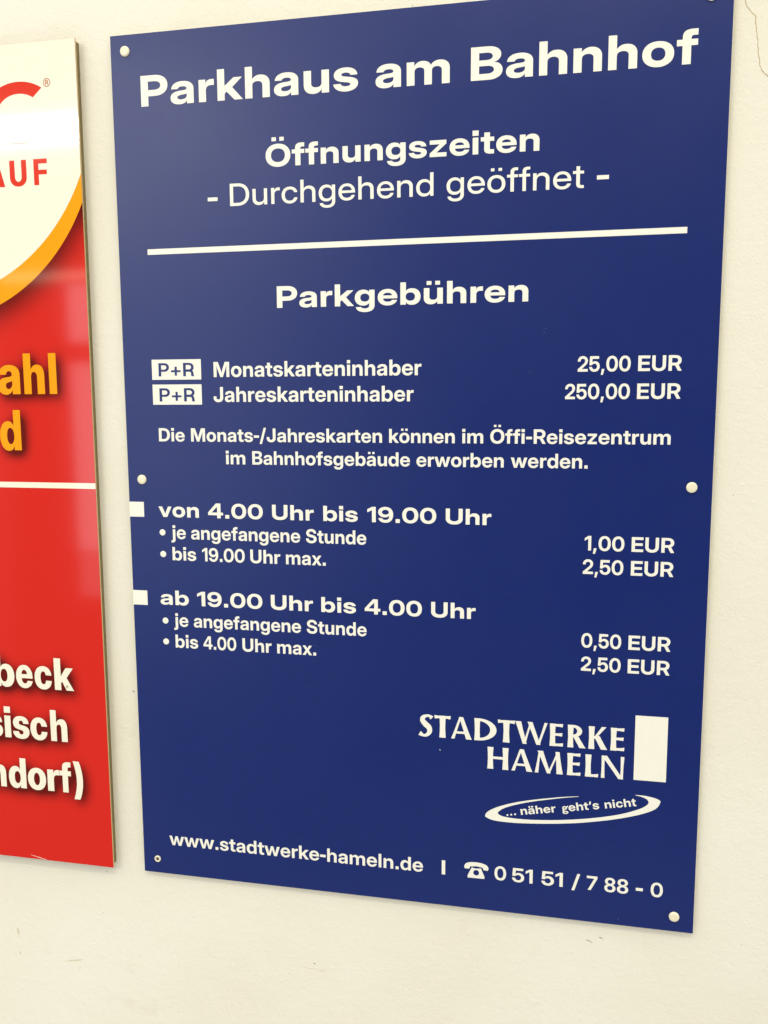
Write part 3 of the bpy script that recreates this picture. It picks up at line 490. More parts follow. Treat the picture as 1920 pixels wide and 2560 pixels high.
def sheet(name, groups, mat_, parent, yf, th=0.00015):
    """groups: list of contour lists in sign x,z; a film of thickness th whose face lies at yf - th"""
    V = []; Fs = []
    for cs in groups:
        v, t = tri(cs)
        if not t: continue
        b = len(V)
        used = sorted({i for f in t for i in f}); ix = {o: i for i, o in enumerate(used)}
        n = len(used)
        V += [(v[i][0], yf - th, v[i][1]) for i in used] + [(v[i][0], yf, v[i][1]) for i in used]
        ed = {}
        for f in t:
            f = [ix[i] for i in f]
            a = V[b + f[0]]; c = V[b + f[1]]; d = V[b + f[2]]
            if (c[0] - a[0]) * (d[2] - a[2]) - (c[2] - a[2]) * (d[0] - a[0]) < 0: f = f[::-1]
            Fs.append([b + i for i in f])
            for i in range(3): ed[(f[i], f[(i + 1) % 3])] = 1
        for (p, q) in ed:
            if (q, p) not in ed: Fs.append([b + q, b + p, b + p + n, b + q + n])
    return mesh_obj(name, V, Fs, mat_, parent)

def word(text, st, x0, x1, z, cap):
    """contours of a word whose ink runs from x0 to x1 on baseline z"""
    sz = cap / CAP
    items = []; x = 0; lo = 1e9; hi = -1e9
    for ch in text:
        if ch == ' ': x += 0.26; continue
        adv, cs = glyph(st, ch)
        items.append((x, cs))
        for c in cs:
            for p in c: lo = min(lo, x + p[0]); hi = max(hi, x + p[0])
        x += adv
    k = (x1 - x0) / (hi - lo)
    return [[[(x0 + (ox + p[0] - lo) * k, z + p[1] * sz) for p in c] for c in cs] for ox, cs in items]

def circle(cx, cz, r, n=40, rz=None):
    return [(cx + r * math.cos(2 * math.pi * i / n), cz + (rz or r) * math.sin(2 * math.pi * i / n)) for i in range(n)]
def rect(x0, z0, x1, z1):
    return [(x0, z0), (x1, z0), (x1, z1), (x0, z1)]

def box(name, x0, x1, y0, y1, z0, z1, m, parent=None, bevel=0.0, origin=None):
    V = [(x, y, z) for x in (x0, x1) for y in (y0, y1) for z in (z0, z1)]
    Fs = [(0, 1, 3, 2), (4, 6, 7, 5), (0, 4, 5, 1), (2, 3, 7, 6), (0, 2, 6, 4), (1, 5, 7, 3)]
    o = mesh_obj(name, V, Fs, m, parent, origin=origin)
    if bevel:
        bm = bmesh.new(); bm.from_mesh(o.data)
        bmesh.ops.bevel(bm, geom=bm.edges[:], offset=bevel, segments=2, affect='EDGES', profile=0.5)
        bm.to_mesh(o.data); bm.free()
    return o

def lathe(name, cx, cz, prof, m, parent, yf, n=40):
    """prof: (radius, height out of the face); first point may be on the axis"""
    V = []; Fs = []
    for r, h in prof:
        V += [(cx + r * math.cos(2 * math.pi * i / n), yf - h, cz + r * math.sin(2 * math.pi * i / n)) for i in range(n)]
    for j in range(len(prof) - 1):
        for i in range(n):
            a, b = j * n + i, j * n + (i + 1) % n
            Fs.append((a, b, b + n, a + n))
    Fs.append(tuple(range((len(prof) - 1) * n, len(prof) * n)))
    return mesh_obj(name, V, Fs, m, parent, smooth=True)

# ------------------------------------------------------------------ the wall
wall = box('plaster_wall', -2.2, 2.6, WALL_Y, WALL_Y + 0.2, -Z0, 1.9, M_WALL, origin=(0.2, WALL_Y, -Z0))
tag(wall, 'cream painted plaster wall carrying both signs', 'wall')
wall['_o'] = (0.2, WALL_Y, -Z0)

def strip(name, pts, widths, m, parent, y, th=0.00012, seed=1, sub=6, jit=0.0):
    rnd = random.Random(seed)
    P = []
    for i in range(len(pts) - 1):
        for s in range(sub):
            t = s / sub
            P.append((pts[i][0] * (1 - t) + pts[i + 1][0] * t + rnd.uniform(-jit, jit), pts[i][1] * (1 - t) + pts[i + 1][1] * t + rnd.uniform(-jit, jit), widths[i] * (1 - t) + widths[i + 1] * t))
    P.append((*pts[-1], widths[-1]))
    L = []; Rr = []
    for i, (x, z, w) in enumerate(P):
        a = P[max(0, i - 1)]; b = P[min(len(P) - 1, i + 1)]
        d = Vector((b[0] - a[0], b[1] - a[1])).normalized(); nrm = Vector((-d.y, d.x))
        w *= rnd.uniform(0.7, 1.3)
        L.append((x + nrm.x * w / 2, z + nrm.y * w / 2)); Rr.append((x - nrm.x * w / 2, z - nrm.y * w / 2))
    return sheet(name, [[cw(L + Rr[::-1])]], m, parent, y, th)

crack = [(0.6085, 0.920), (0.6080, 0.898), (0.6092, 0.886), (0.6111, 0.880), (0.6158, 0.874), (0.6192, 0.8706), (0.6194, 0.865), (0.6212, 0.8544), (0.6227, 0.8414),
         (0.6243, 0.8296), (0.6265, 0.8243), (0.6316, 0.8197), (0.640, 0.816), (0.655, 0.806)]
strip('hairline_crack', crack, [0.0002] * 2 + [0.0005] * 10 + [0.0004, 0.0002], M_CRACK, wall, WALL_Y, seed=4, sub=8, jit=0.00035)
for pts, w in ([[(-0.0089, 0.2125), (-0.0061, 0.2104)], [0.0005, 0.0012]], [[(0.4949, -0.0237), (0.4985, -0.0243), (0.5015, -0.0262)], [0.0003, 0.0007, 0.0003]],
               [[(0.5085, -0.0190), (0.5123, -0.0203)], [0.0010, 0.0003]], [[(-0.0515, -0.0094), (-0.0505, -0.0104)], [0.0010, 0.0007]],
               [[(-0.0583, -0.0620), (-0.0578, -0.0624)], [0.0007, 0.0006]], [[(-0.1715, -0.1268), (-0.1722, -0.1300)], [0.0007, 0.0003]],
               [[(0.1990, -0.0905), (0.2010, -0.0917)], [0.0010, 0.0007]], [[(0.3113, 0.9075), (0.3117, 0.9063)], [0.0005, 0.0004]],
               [[(0.1010, 0.0030), (0.1002, -0.0100)], [0.0, 0.0]]):
    if w[0]: strip('scuff_mark', pts, w, M_SCUFF, wall, WALL_Y, seed=int(abs(pts[0][0]) * 1e4), sub=4, jit=0.0001)
for pts, w in ([[(-0.1130, -0.1312), (-0.098, -0.128), (-0.0875, -0.1255)], [0.0004, 0.0016, 0.0005]], [[(-0.0935, -0.1385), (-0.0915, -0.1350)], [0.0010, 0.0005]],
               [[(-0.1735, -0.0960), (-0.1722, -0.1040)], [0.0012, 0.0026]], [[(0.185, -0.0975), (0.212, -0.0985)], [0.0003, 0.0006]]):
    strip('faint_smudge', pts, w, M_SMUDGE, wall, WALL_Y, seed=int(abs(pts[0][0]) * 1e4), sub=5, jit=0.0003)

# ------------------------------------------------------------------ the blue tariff sign
W, H = 0.600, 0.9037
sign = empty('parking_sign', (W / 2, 0, Z0))
sign['_o'] = (W / 2, 0, 0)
tag(sign, 'dark blue car park tariff sign with white lettering, fixed by white screw caps', 'sign')
box('panel', 0, W, 0.0006, 0.0030, 0, H, M_CORE, sign, bevel=0.0003)
box('blue_face', 0.0005, W - 0.0005, 0.0, 0.0006, 0.0005, H - 0.0005, M_BLUE, sign, bevel=0.0002)

def line(name, st, z, cap, words, m=M_WHITE, parent=sign, y=0.0):
    g = []
    for t, a, b in words: g += word(t, st, a / 1000, b / 1000, z, cap)
    return sheet(name, g, m, parent, y)

line('title_lettering', 'ext', 0.8328, 0.0296, [('Parkhaus', 32.3, 259.2), ('am', 276.5, 348.2), ('Bahnhof', 368.2, 570.8)])
line('heading_lettering', 'ext', 0.7665, 0.0213, [('Öffnungszeiten', 164.0, 432.9)])
g = [[rect(0.1013, 0.7366, 0.1119, 0.7402)], [rect(0.4860, 0.7376, 0.4968, 0.7413)]]
for t, a, b in (('Durchgehend', 125.3, 333.0), ('geöffnet', 345.7, 474.3)): g += word(t, 'extreg', a / 1000, b / 1000, 0.7308, 0.0217)
sheet('subheading_lettering', g, M_WHITE, sign, 0.0)
sheet('dividing_rule', [[rect(0.0330, 0.6862, 0.5677, 0.6918)]], M_WHITE, sign, 0.0)
line('heading_lettering', 'ext', 0.6288, 0.0214, [('Parkgebühren', 172.9, 424.9)])
for zb, zt, z, xs in ((0.5577, 0.5787, 0.5612, 0.0405), (0.5316, 0.5527, 0.5350, 0.0406)):
    bd = sheet('park_and_ride_badge', [[rect(0.0329, zb, 0.0883, zt)]], M_WHITE, sign, 0.0)
    bd['_o'] = (W / 2, 0, 0)
    sheet('badge_lettering', word('P+R', 'med', xs, xs + 0.0402, z, 0.0138), M_BLUE, bd, -0.00015)
line('row_lettering', 'bold', 0.5600, 0.0155, [('Monatskarteninhaber', 102.3, 321.5)])
line('row_lettering', 'bold', 0.5343, 0.0155, [('Jahreskarteninhaber', 101.5, 313.6)])
line('price_lettering', 'bold', 0.5618, 0.0144, [('25,00', 472.7, 521.5), ('EUR', 528.3, 567.6)])
line('price_lettering', 'bold', 0.5358, 0.0144, [('250,00', 461.4, 521.5), ('EUR', 528.1, 567.5)])
line('note_lettering', 'bold', 0.4928, 0.0140, [('Die', 38.1, 67.5), ('Monats-/Jahreskarten', 74.8, 281.3), ('können', 288.6, 355.1), ('im', 362.5, 383.3), ('Öffi-Reisezentrum', 390.2, 560.1)])
line('note_lettering', 'bold', 0.4692, 0.0140, [('im', 113.3, 134.7), ('Bahnhofsgebäude', 142.5, 309.9), ('erworben', 316.6, 403.7), ('werden.', 410.6, 484.3)])
line('heading_lettering', 'ext', 0.4115, 0.0158, [('von', 34.5, 80.8), ('4.00', 91.4, 152.7), ('Uhr', 163.0, 208.4), ('bis', 218.7, 255.4), ('19.00', 265.5, 336.8), ('Uhr', 346.5, 392.2)])
line('row_lettering', 'bold', 0.3879, 0.0145, [('je', 48.3, 65.0), ('angefangene', 71.2, 193.3), ('Stunde', 199.7, 264.2)])
line('row_lettering', 'bold', 0.3644, 0.0145, [('bis', 48.9, 76.1), ('19.00', 83.2, 131.4), ('Uhr', 137.7, 171.0), ('max.', 177.3, 220.6)])
line('heading_lettering', 'ext', 0.3148, 0.0160, [('ab', 32.9, 65.9), ('19.00', 75.8, 150.0), ('Uhr', 159.6, 206.1), ('bis', 215.2, 252.7), ('4.00', 262.1, 322.3), ('Uhr', 331.9, 377.4)])
line('row_lettering', 'bold', 0.2909, 0.0145, [('je', 47.9, 64.5), ('angefangene', 71.0, 192.5), ('Stunde', 199.0, 263.9)])
line('row_lettering', 'bold', 0.2671, 0.0145, [('bis', 48.8, 75.1), ('4.00', 81.4, 119.2), ('Uhr', 126.3, 159.3), ('max.', 165.6, 208.8)])
for bx, bz in ((0.0381, 0.3946), (0.0380, 0.3708), (0.0378, 0.2968), (0.0376, 0.2733)):
    sheet('bullet', [[circle(bx, bz, 0.0034, 28)]], M_WHITE, sign, 0.0)
for zb, zt in ((0.4110, 0.4273), (0.3133, 0.3295)):
    sheet('edge_tab', [[rect(0.0004, zb, 0.0174, zt)]], M_WHITE, sign, 0.0)
for z, n, a, b in ((0.3890, '1,00', 483.4, 520.9), (0.3656, '2,50', 482.2, 520.6), (0.2914, '0,50', 482.5, 520.8), (0.2675, '2,50', 482.8, 521.0)):
    line('price_lettering', 'bold', z, 0.0144, [(n, a, b), ('EUR', 527.7, 567.3)])

# --- the utility's word mark: flared roman capitals, drawn stroke by stroke
def seg(x0, y0, w0, x1, y1, w1, waist=0.84):
    xm, ym, wm = (x0 + x1) / 2, (y0 + y1) / 2, (w0 + w1) / 2 * waist
    L = [(x0 - w0 / 2, y0), (x0 * .75 + x1 * .25 - (w0 * .5 + wm * .5) / 2 * .97, y0 * .75 + y1 * .25), (xm - wm / 2, ym), (x0 * .25 + x1 * .75 - (w1 * .5 + wm * .5) / 2 * .97, y0 * .25 + y1 * .75), (x1 - w1 / 2, y1)]
    R_ = [(x0 + w0 / 2, y0), (x0 * .75 + x1 * .25 + (w0 * .5 + wm * .5) / 2 * .97, y0 * .75 + y1 * .25), (xm + wm / 2, ym), (x0 * .25 + x1 * .75 + (w1 * .5 + wm * .5) / 2 * .97, y0 * .25 + y1 * .75), (x1 + w1 / 2, y1)]
    return cw(L + R_[::-1])
def arc(cx, cy, ro, rO, ri, rI, a0, a1, n=24, dx=0.0):
    A = [math.radians(a0 + (a1 - a0) * i / n) for i in range(n + 1)]
    o = [(cx + ro * math.cos(a), cy + rO * math.sin(a)) for a in A]
    i_ = [(cx + dx + ri * math.cos(a), cy + rI * math.sin(a)) for a in A]
    return cw(o + i_[::-1])
def brush(pts, ws, n=8):
    P = []
    N = len(pts)
    for i in range(N - 1):
        p0, p1, p2, p3 = pts[max(0, i - 1)], pts[i], pts[i + 1], pts[min(N - 1, i + 2)]
        for k in range(n):
            t = k / n
            f = lambda a, b, c, d: 0.5 * (2 * b + (c - a) * t + (2 * a - 5 * b + 4 * c - d) * t * t + (3 * b - a - 3 * c + d) * t ** 3)
            P.append((f(p0[0], p1[0], p2[0], p3[0]), f(p0[1], p1[1], p2[1], p3[1]), ws[i] * (1 - t) + ws[i + 1] * t))
    P.append((*pts[-1], ws[-1]))
    L = []; R_ = []
    for i, (x, y, w) in enumerate(P):
        a, b = P[max(0, i - 1)], P[min(len(P) - 1, i + 1)]
        d = Vector((b[0] - a[0], b[1] - a[1])).normalized()
        L.append((x - d.y * w / 2, y + d.x * w / 2)); R_.append((x + d.y * w / 2, y - d.x * w / 2))
    return cw(L + R_[::-1])
def stem(x, w=0.255): return seg(x, 0, w, x, 1, w, 0.82)
def arm(x0, x1, y, t, flare=0.02, tilt=0.0):
    return cw([(x0, y + t / 2), ((x0 + x1) / 2, y + t / 2), (x1, y + t / 2 + flare + tilt), (x1 - 0.015, y - t / 2 - flare + tilt), ((x0 + x1) / 2, y - t / 2), (x0, y - t / 2)])
FL = {
 'S': [brush([(0.60, 0.86), (0.50, 0.945), (0.36, 0.955), (0.20, 0.87), (0.175, 0.73), (0.31, 0.565), (0.46, 0.43), (0.495, 0.25), (0.39, 0.09), (0.22, 0.045), (0.04, 0.14)], [0.20, 0.12, 0.11, 0.19, 0.22, 0.25, 0.25, 0.22, 0.15, 0.11, 0.22])],
 'T': [stem(0.375, 0.29), arm(0.36, 0.745, 0.935, 0.11, 0.022), [(-p[0] + 0.745, p[1]) for p in arm(0.36, 0.745, 0.935, 0.11, 0.022)]],
 'A': [seg(0.075, 0, 0.15, 0.41, 1.0, 0.10), seg(0.79, 0, 0.25, 0.44, 1.0, 0.18, 0.92), arm(0.2, 0.66, 0.29, 0.10, 0)],
 'D': [stem(0.14), arc(0.20, 0.5, 0.77, 0.5, 0.50, 0.385, 90, -90), cw(rect(0.14, 0.89, 0.21, 1.0)), cw(rect(0.14, 0.0, 0.21, 0.115))],
 'W': [seg(0.13, 1, 0.25, 0.42, 0, 0.17, 0.95), seg(0.40, 0, 0.11, 0.66, 0.97, 0.08), seg(0.63, 1, 0.21, 1.00, 0, 0.18, 0.95), seg(1.00, 0, 0.11, 1.305, 1, 0.13)],
 'E': [stem(0.14), arm(0.18, 0.58, 0.935, 0.11, 0.018), arm(0.18, 0.56, 0.525, 0.11, 0.02), arm(0.18, 0.60, 0.065, 0.11, 0.02, 0.012)],
 'R': [stem(0.14), arc(0.27, 0.735, 0.36, 0.265, 0.15, 0.155, 90, -90), cw(rect(0.14, 0.89, 0.28, 1.0)), cw(rect(0.14, 0.47, 0.28, 0.58)), seg(0.36, 0.5, 0.24, 0.66, 0, 0.27, 0.95)],
 'K': [stem(0.14), seg(0.26, 0.46, 0.13, 0.66, 1.0, 0.19, 0.9), seg(0.36, 0.58, 0.26, 0.68, 0, 0.27, 0.95)],
 'H': [stem(0.14), stem(0.78), arm(0.2, 0.72, 0.515, 0.115, 0)],
 'M': [seg(0.075, 0, 0.15, 0.20, 1, 0.09), seg(0.22, 1, 0.23, 0.59, 0, 0.15, 0.95), seg(0.58, 0, 0.10, 0.96, 0.98, 0.09), seg(1.045, 0, 0.265, 0.94, 1, 0.17, 0.90)],
 'L': [stem(0.14), arm(0.18, 0.57, 0.065, 0.115, 0.02, 0.012)],
 'N': [seg(0.075, 0, 0.15, 0.075, 1, 0.13), seg(0.12, 1, 0.23, 0.82, 0, 0.20, 0.93), seg(0.865, 1, 0.15, 0.85, 0, 0.11)],
}
def flared(ch, x0, x1, z, cap):
    cs = FL[ch]
    xs = [p[0] for c in cs for p in c]
    lo, hi = min(xs), max(xs)
    k = (x1 - x0) / (hi - lo)
    return [[(x0 + (p[0] - lo) * k, z + p[1] * cap) for p in cw(c)] for c in cs]
g = []
for ch, a, b in (('S', 318.8, 334.6), ('T', 335.6, 352.7), ('A', 353.2, 374.6), ('D', 377.2, 400.0), ('T', 401.2, 418.7), ('W', 418.9, 451.4), ('E', 453.6, 467.2), ('R', 471.4, 489.4), ('K', 492.0, 510.5), ('E', 513.4, 527.1)):
    g.append(flared(ch, a / 1000, b / 1000, 0.1869, 0.0236))
for ch, a, b in (('H', 391.0, 412.6), ('A', 415.6, 437.0), ('M', 439.4, 467.5), ('E', 471.6, 485.1), ('L', 489.4, 502.5), ('N', 505.1, 527.4)):
    g.append(flared(ch, a / 1000, b / 1000, 0.1574, 0.0234))
sheet('emblem_lettering', g, M_WHITE, sign, 0.0)
sheet('emblem_block', [[rect(0.5368, 0.1580, 0.5678, 0.2249)]], M_WHITE, sign, 0.0)

def spline(P, n=5):
    out = []
    for i in range(len(P) - 1):
        p0, p1, p2, p3 = P[max(0, i - 1)], P[i], P[i + 1], P[min(len(P) - 1, i + 2)]
        for k in range(n):
            t = k / n
            out.append(tuple(0.5 * (2 * p1[j] + (p2[j] - p0[j]) * t + (2 * p0[j] - 5 * p1[j] + 4 * p2[j] - p3[j]) * t * t + (3 * p1[j] - p0[j] - 3 * p2[j] + p3[j]) * t ** 3) for j in (0, 1)))
    out.append(P[-1])
    return out
so = [(538.9, 142.1), (547.6, 142.1), (557.1, 140.7), (562.4, 138.6), (563.2, 136.1), (559.0, 129.3), (546.6, 122.9), (526.1, 116.2), (502.2, 110.5), (477.8, 106.1), (449.9, 102.8), (421.5, 100.8), (401.2, 101.1), (392.7, 103.0), (389.3, 105.7), (392.3, 110.5), (401.0, 115.8), (414.5, 121.1), (431.1, 125.9), (452.6, 130.5), (470.7, 133.8), (483.7, 135.5)]
si = [(483.7, 135.2), (470.7, 132.9), (454.3, 129.5), (434.5, 124.8), (417.9, 119.6), (407.8, 115.1), (402.5, 110.2), (406.2, 107.0), (418.1, 105.5), (436.5, 105.7), (461.4, 107.8), (485.9, 111.3), (506.9, 115.5), (526.0, 120.6), (541.7, 126.8), (549.5, 131.5), (552.1, 135.2), (550.5, 138.4), (546.0, 140.5), (539.5, 141.8)]
sheet('swoosh', [[cw([(a / 1000, b / 1000) for a, b in spline(so) + spline(si)])]], M_WHITE, sign, 0.0)

# slogan set on a slope
def old_g(cx):
    # two-storey g: round bowl, link, closed loop, ear
    return [cw(circle(cx, 0.33, 0.185, 24, 0.165)), ccw(circle(cx, 0.33, 0.075, 18, 0.070)), cw(circle(cx + 0.01, -0.085, 0.225, 24, 0.135)), ccw(circle(cx + 0.01, -0.085, 0.105, 18, 0.05)),
            cw([(cx - 0.14, 0.22), (cx - 0.05, 0.16), (cx - 0.04, 0.03), (cx - 0.19, 0.03), (cx - 0.19, 0.14)]), cw([(cx + 0.06, 0.42), (cx + 0.27, 0.52), (cx + 0.27, 0.40), (cx + 0.12, 0.36)])]
def slope_word(items, x0, z0, x1, z1, size):
    w = [];x = 0;lo = 1e9;hi = -1e9
    for ch in items:
        if ch == 'g':
            adv, cs = 0.50, old_g(0.245)
        else:
            adv, cs = glyph('gill', ch)
        w.append((x, cs))
        for c in cs:
            for p in c: lo = min(lo, x + p[0]); hi = max(hi, x + p[0])
        x += adv
    L = math.hypot(x1 - x0, z1 - z0)
    k = L / (hi - lo)
    ux, uz = (x1 - x0) / L, (z1 - z0) / L
    out = []
    for ox, cs in w:
        out.append([[(x0 + (ox + p[0] - lo) * k * ux - p[1] * size * uz, z0 + (ox + p[0] - lo) * k * uz + p[1] * size * ux) for p in c] for c in cs])
    return out
g = [[circle(0.4124, 0.1085, 0.0010, 16)], [circle(0.4163, 0.1093, 0.0010, 16)], [circle(0.4202, 0.1101, 0.0010, 16)]]
sl = lambda x: 0.1101 + (x - 0.4264) * 0.179
for t, a, b in (('näher', 0.4264, 0.4617), ('geht’s', 0.4680, 0.5047), ('nicht', 0.5103, 0.5407)):
    g += slope_word(t, a, sl(a), b, sl(b), 0.0116)
sheet('slogan_lettering', g, M_WHITE, sign, 0.0)

# web address, bar, telephone, number
g = word('www.stadtwerke-hameln.de', 'web', 0.0327, 0.3238, 0.0357, 0.0153)
sheet('contact_lettering', g, M_WHITE, sign, 0.0)
sheet('separator_bar', [[rect(0.3440, 0.0354, 0.3477, 0.0512)]], M_WHITE, sign, 0.0)
g = []
for t, a, b in (('0', 399.8, 411.9), ('51', 418.1, 439.3), ('51', 448.3, 470.0), ('/', 478.9, 487.4), ('7', 494.1, 504.6), ('88', 511.7, 535.3), ('0', 557.2, 569.0)):
    g += word(t, 'web', a / 1000, b / 1000, 0.0357, 0.0152)
g.append([rect(0.5427, 0.0403, 0.5496, 0.0434)])
sheet('contact_lettering', g, M_WHITE, sign, 0.0)
hs = spline([(368.0, 46.2), (368.4, 48.8), (370.6, 51.2), (375.5, 52.5), (380.8, 52.8), (386.2, 52.3), (390.9, 50.8), (393.1, 48.4), (393.4, 45.9)], 4) + [(392.6, 44.7), (388.4, 44.9), (387.2, 47.6), (380.8, 48.5), (374.3, 47.7), (373.2, 45.0), (368.7, 44.9)]
bd_ = [(375.6, 46.2), (377.0, 46.9), (377.4, 45.9), (383.9, 45.9), (384.3, 46.9), (385.7, 46.2), (389.4, 37.4), (389.2, 35.2), (371.6, 35.0), (371.6, 37.4)]
mm = lambda P: [(a / 1000, b / 1000) for a, b in P]
sheet('telephone_symbol', [[cw(mm(hs))], [cw(mm(bd_)), ccw(circle(0.3806, 0.0412, 0.0031, 24))]], M_WHITE, sign, 0.0)

# screw caps; the lower left screw has lost its cap
dome = [(0.0050, 0.0), (0.0051, 0.0008), (0.0050, 0.0013), (0.0047, 0.0017), (0.0040, 0.0020), (0.0028, 0.00215), (0.0012, 0.0022), (0.0002, 0.00222)]
for x, z in ((0.0166, 0.8872), (0.5808, 0.8893), (0.0167, 0.4517), (0.5808, 0.4525), (0.5807, 0.0168)):
    lathe('screw_cap', x, z, dome, M_CAP, sign, 0.0)
sc = lathe('uncapped_screw', 0.0174, 0.0173, [(0.0037, 0.0), (0.0037, 0.0009), (0.0034, 0.0012), (0.0024, 0.0012), (0.0021, 0.0007)], M_CAP, sign, 0.0)
tag(sc, 'open screw ring without its cap, lower left')
sc['_o'] = (W / 2, 0, 0)
lathe('screw_head', 0.0174, 0.0173, [(0.0020, 0.0007), (0.0019, 0.0009), (0.0014, 0.00105), (0.0013, 0.0010)], M_STEEL, sc, 0.0, 24)
lathe('drive_recess', 0.0174, 0.0173, [(0.0012, 0.0010), (0.0011, 0.00112)], M_GAP, sc, 0.0, 6)
for x, z, a, b in ((0.3416, 0.1733, 0.0009, 0.0016), (0.4420, 0.6030, 0.0004, 0.0006), (0.4405, 0.5990, 0.0003, 0.0005), (0.4280, 0.5620, 0.0004, 0.0004), (0.5265, 0.0068, 0.0004, 0.0008), (0.2080, 0.2780, 0.0005, 0.0005)):
    sheet('paint_chip', [[[(x - a * .5, z + b * .6), (x + a * .1, z + b * .3), (x + a * .6, z - b * .5), (x + a * .2, z - b * .55), (x - a * .4, z + b * .1)]]], M_WHITE, sign, 0.0, 0.0001)

# ------------------------------------------------------------------ the red advertising board
PY = -0.004
PX0, PX1, PZ0, PZ1 = -0.6365, -0.0365, 0.0022, 0.9033
ad_ = empty('advertising_board', ((PX0 + PX1) / 2, PY, Z0 + PZ0))
ad_['_o'] = ((PX0 + PX1) / 2, PY, PZ0)
tag(ad_, 'glossy red advertising board with white disc and orange ring, left of the blue sign', 'sign')
box('panel', PX0, PX1, PY + 0.0003, PY + 0.0021, PZ0, PZ1, M_EDGE, ad_, bevel=0.0002)

box('gap_shade_block', PX0 + 0.003, PX1 - 0.0016, PY + 0.0021, WALL_Y, PZ0 + 0.003, PZ1 - 0.0016, M_GAPSHADE, ad_)  # no real part: dark block standing for the shade behind the board

letters = {'orange': [], 'white': [], 'red': []}
def put(kind, st, z, asc, items):
    for ch, a, b in items: letters[kind] += word(ch, st, a / 1000, b / 1000, z, asc)
lines_w = []
o1 = []; o2 = []
for ch, a, b in (('a', -147.8, -121.3), ('h', -116.3, -91.5), ('l', -85.8, -76.9)): o1 += word(ch, 'cond', a / 1000, b / 1000, 0.5435, 0.0436)
for ch, a, b in (('d', -149.6, -123.7),): o2 += word(ch, 'cond', a / 1000, b / 1000, 0.4822, 0.0440)
w1 = []; w2 = []; w3 = []
for ch, a, b in (('b', -176.0, -150.0), ('e', -147.7, -126.8), ('c', -124.1, -102.7), ('k', -99.0, -75.1)): w1 += word(ch, 'cond', a / 1000, b / 1000, 0.2105, 0.0370)
for ch, a, b in (('s', -190.2, -169.0), ('i', -166.4, -158.4), ('s', -155.9, -134.8), ('c', -133.2, -111.9), ('h', -107.3, -86.4)): w2 += word(ch, 'cond', a / 1000, b / 1000, 0.1493, 0.0368)
for ch, a, b in (('n', -189.5, -168.5), ('d', -165.0, -142.4), ('o', -140.2, -116.9), ('r', -114.8, -99.5), ('f', -99.0, -84.7), (')', -81.6, -69.8)): w3 += word(ch, 'cond', a / 1000, b / 1000, 0.0885, 0.0365)
red1 = []
for ch, a, b in (('A', -147.5, -125.4), ('U', -119.2, -99.4), ('F', -90.9, -75.1)): red1 += word(ch, 'cond', a / 1000, b / 1000, 0.7614, 0.0263)

def clip(c, x1=PX1 - 0.0002, z1=PZ1 - 0.0002):
    for ax, lim in ((0, x1), (1, z1)):
        r = []
        for i in range(len(c)):
            a, b = c[i - 1], c[i]
            ia, ib = a[ax] <= lim, b[ax] <= lim
            if ia != ib:
                t = (lim - a[ax]) / (b[ax] - a[ax])
                r.append((a[0] + t * (b[0] - a[0]), a[1] + t * (b[1] - a[1])))
            if ib: r.append(b)
        c = r
    return c
disc_o = clip(circle(-0.2250, 0.8292, 0.2077, 220))
disc_w = clip(circle(-0.2262, 0.8531, 0.2067, 220))

# printed ground with the design's own drop shadows (part of the artwork, soft printed halos)
step = 0.0020
xs = np.arange(PX0 + 0.0001, PX1, step); xs = np.append(xs, PX1 - 0.0001)
zs = np.arange(PZ0 + 0.0001, PZ1, step); zs = np.append(zs, PZ1 - 0.0001)
GX, GZ = np.meshgrid(xs, zs)
pts = np.stack([GX.ravel(), GZ.ravel()], 1)
def mask(groups, dx, dz):
    m = np.zeros(len(pts), bool)
    for cs in groups:
        cs = [[(p[0] + dx, p[1] + dz) for p in c] for c in cs]
        a = np.array([p for c in cs for p in c])
        lo, hi = a.min(0), a.max(0)
        s = np.where((pts[:, 0] >= lo[0]) & (pts[:, 0] <= hi[0]) & (pts[:, 1] >= lo[1]) & (pts[:, 1] <= hi[1]))[0]
        if len(s): m[s] |= winding(pts[s], cs) != 0
    return m.reshape(GX.shape).astype(float)
def blur(a, sig):
    r = int(3 * sig / step) + 1
    k = np.exp(-0.5 * (np.arange(-r, r + 1) * step / sig) ** 2); k /= k.sum()
    a = np.apply_along_axis(lambda v: np.convolve(np.pad(v, r, mode='edge'), k, 'valid'), 0, a)
    return np.apply_along_axis(lambda v: np.convolve(np.pad(v, r, mode='edge'), k, 'valid'), 1, a)
tone = blur(mask(o1 + o2 + w1 + w2 + w3, 0.0036, -0.0046), 0.0062) * 2.1
tone = np.maximum(np.clip(tone, 0, 0.92), blur(mask([[disc_o]], 0.005, -0.012), 0.011) * 1.0)
tone = np.clip(tone, 0, 1)
nx, nz = len(xs), len(zs)
V = [(float(x), PY, float(z)) for z in zs for x in xs]
Fs = [(j * nx + i, j * nx + i + 1, (j + 1) * nx + i + 1, (j + 1) * nx + i) for j in range(nz - 1) for i in range(nx - 1)]
face = mesh_obj('printed_face', V, Fs, M_PGROUND, ad_)
at = face.data.attributes.new('printed_drop', 'FLOAT', 'POINT')
at.data.foreach_set('value', tone.ravel().astype(np.float32))

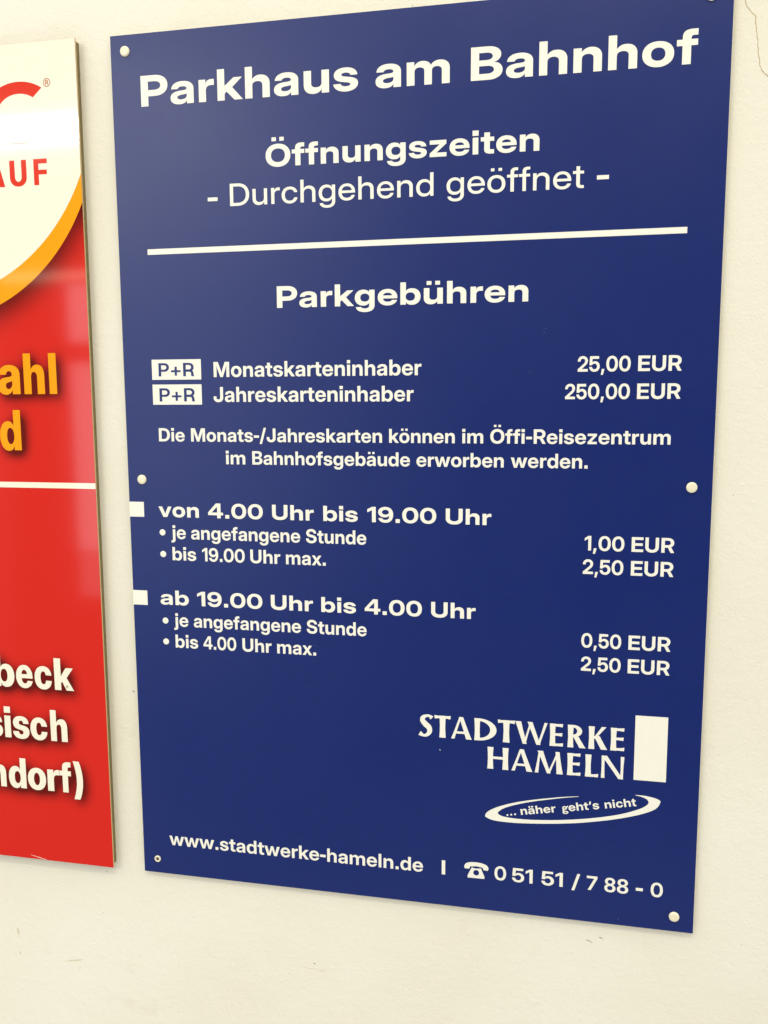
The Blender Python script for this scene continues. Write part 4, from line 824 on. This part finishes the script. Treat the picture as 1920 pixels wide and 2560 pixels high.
T1 = 0.00008
sheet('orange_ring', [[cw(disc_o)]], M_PORANGE, ad_, PY, T1)
sheet('white_disc', [[cw(disc_w)]], M_PWHITE, ad_, PY - T1, T1)
# cropped emblem letter and its mark
cx, cz = -0.1042, 0.8345
n = 60
aa = [math.radians(49 + (311 - 49) * i / n) for i in range(n + 1)]
C_ = [(cx + 0.0415 * math.cos(a), cz + 0.0312 * math.sin(a)) for a in aa] + [(cx + 0.0255 * math.cos(a), cz + 0.0193 * math.sin(a)) for a in reversed(aa)]
sheet('emblem_letter', [[cw(C_)]], M_PRED, ad_, PY - 2 * T1, T1)
rc = [[cw(circle(-0.0707, 0.8626, 0.0042, 36)), ccw(circle(-0.0707, 0.8626, 0.0035, 36))]] + word('R', 'med', -0.0724, -0.0689, 0.8603, 0.0046)
sheet('registered_mark', rc, M_PTHIN, ad_, PY - 2 * T1, T1)
sheet('red_lettering', red1, M_PRED, ad_, PY - 2 * T1, T1)
sheet('orange_lettering', o1, M_PORANGE, ad_, PY, T1)
sheet('orange_lettering', o2, M_PORANGE, ad_, PY, T1)
sheet('white_rule', [[rect(PX0 + 0.0002, 0.4408, PX1 - 0.0002, 0.4470)]], M_PWHITE, ad_, PY, T1)
sheet('white_lettering', w1, M_PWHITE, ad_, PY, T1)
sheet('white_lettering', w2, M_PWHITE, ad_, PY, T1)
sheet('white_lettering', w3, M_PWHITE, ad_, PY, T1)
strip('scratch', [(-0.1425, 0.0066), (-0.1350, 0.0052), (-0.128, 0.0038), (-0.1221, 0.0028)], [0.0001, 0.0005, 0.0006, 0.0002], M_PWHITE, ad_, PY, T1, seed=3, sub=3)
sheet('paint_chip', [[[(-0.0855, 0.2145), (-0.0842, 0.2170), (-0.0827, 0.2172), (-0.0816, 0.2152), (-0.0822, 0.2134), (-0.0842, 0.2126)]]], M_SMUDGE, ad_, PY - T1, T1)
sheet('paint_chip', [[[(-0.0843, 0.2150), (-0.0838, 0.2160), (-0.0830, 0.2160), (-0.0826, 0.2148), (-0.0834, 0.2142)]]], M_SCUFF, ad_, PY - 2 * T1, T1)

for o in list(bpy.data.objects):
    if '_o' in o: del o['_o']
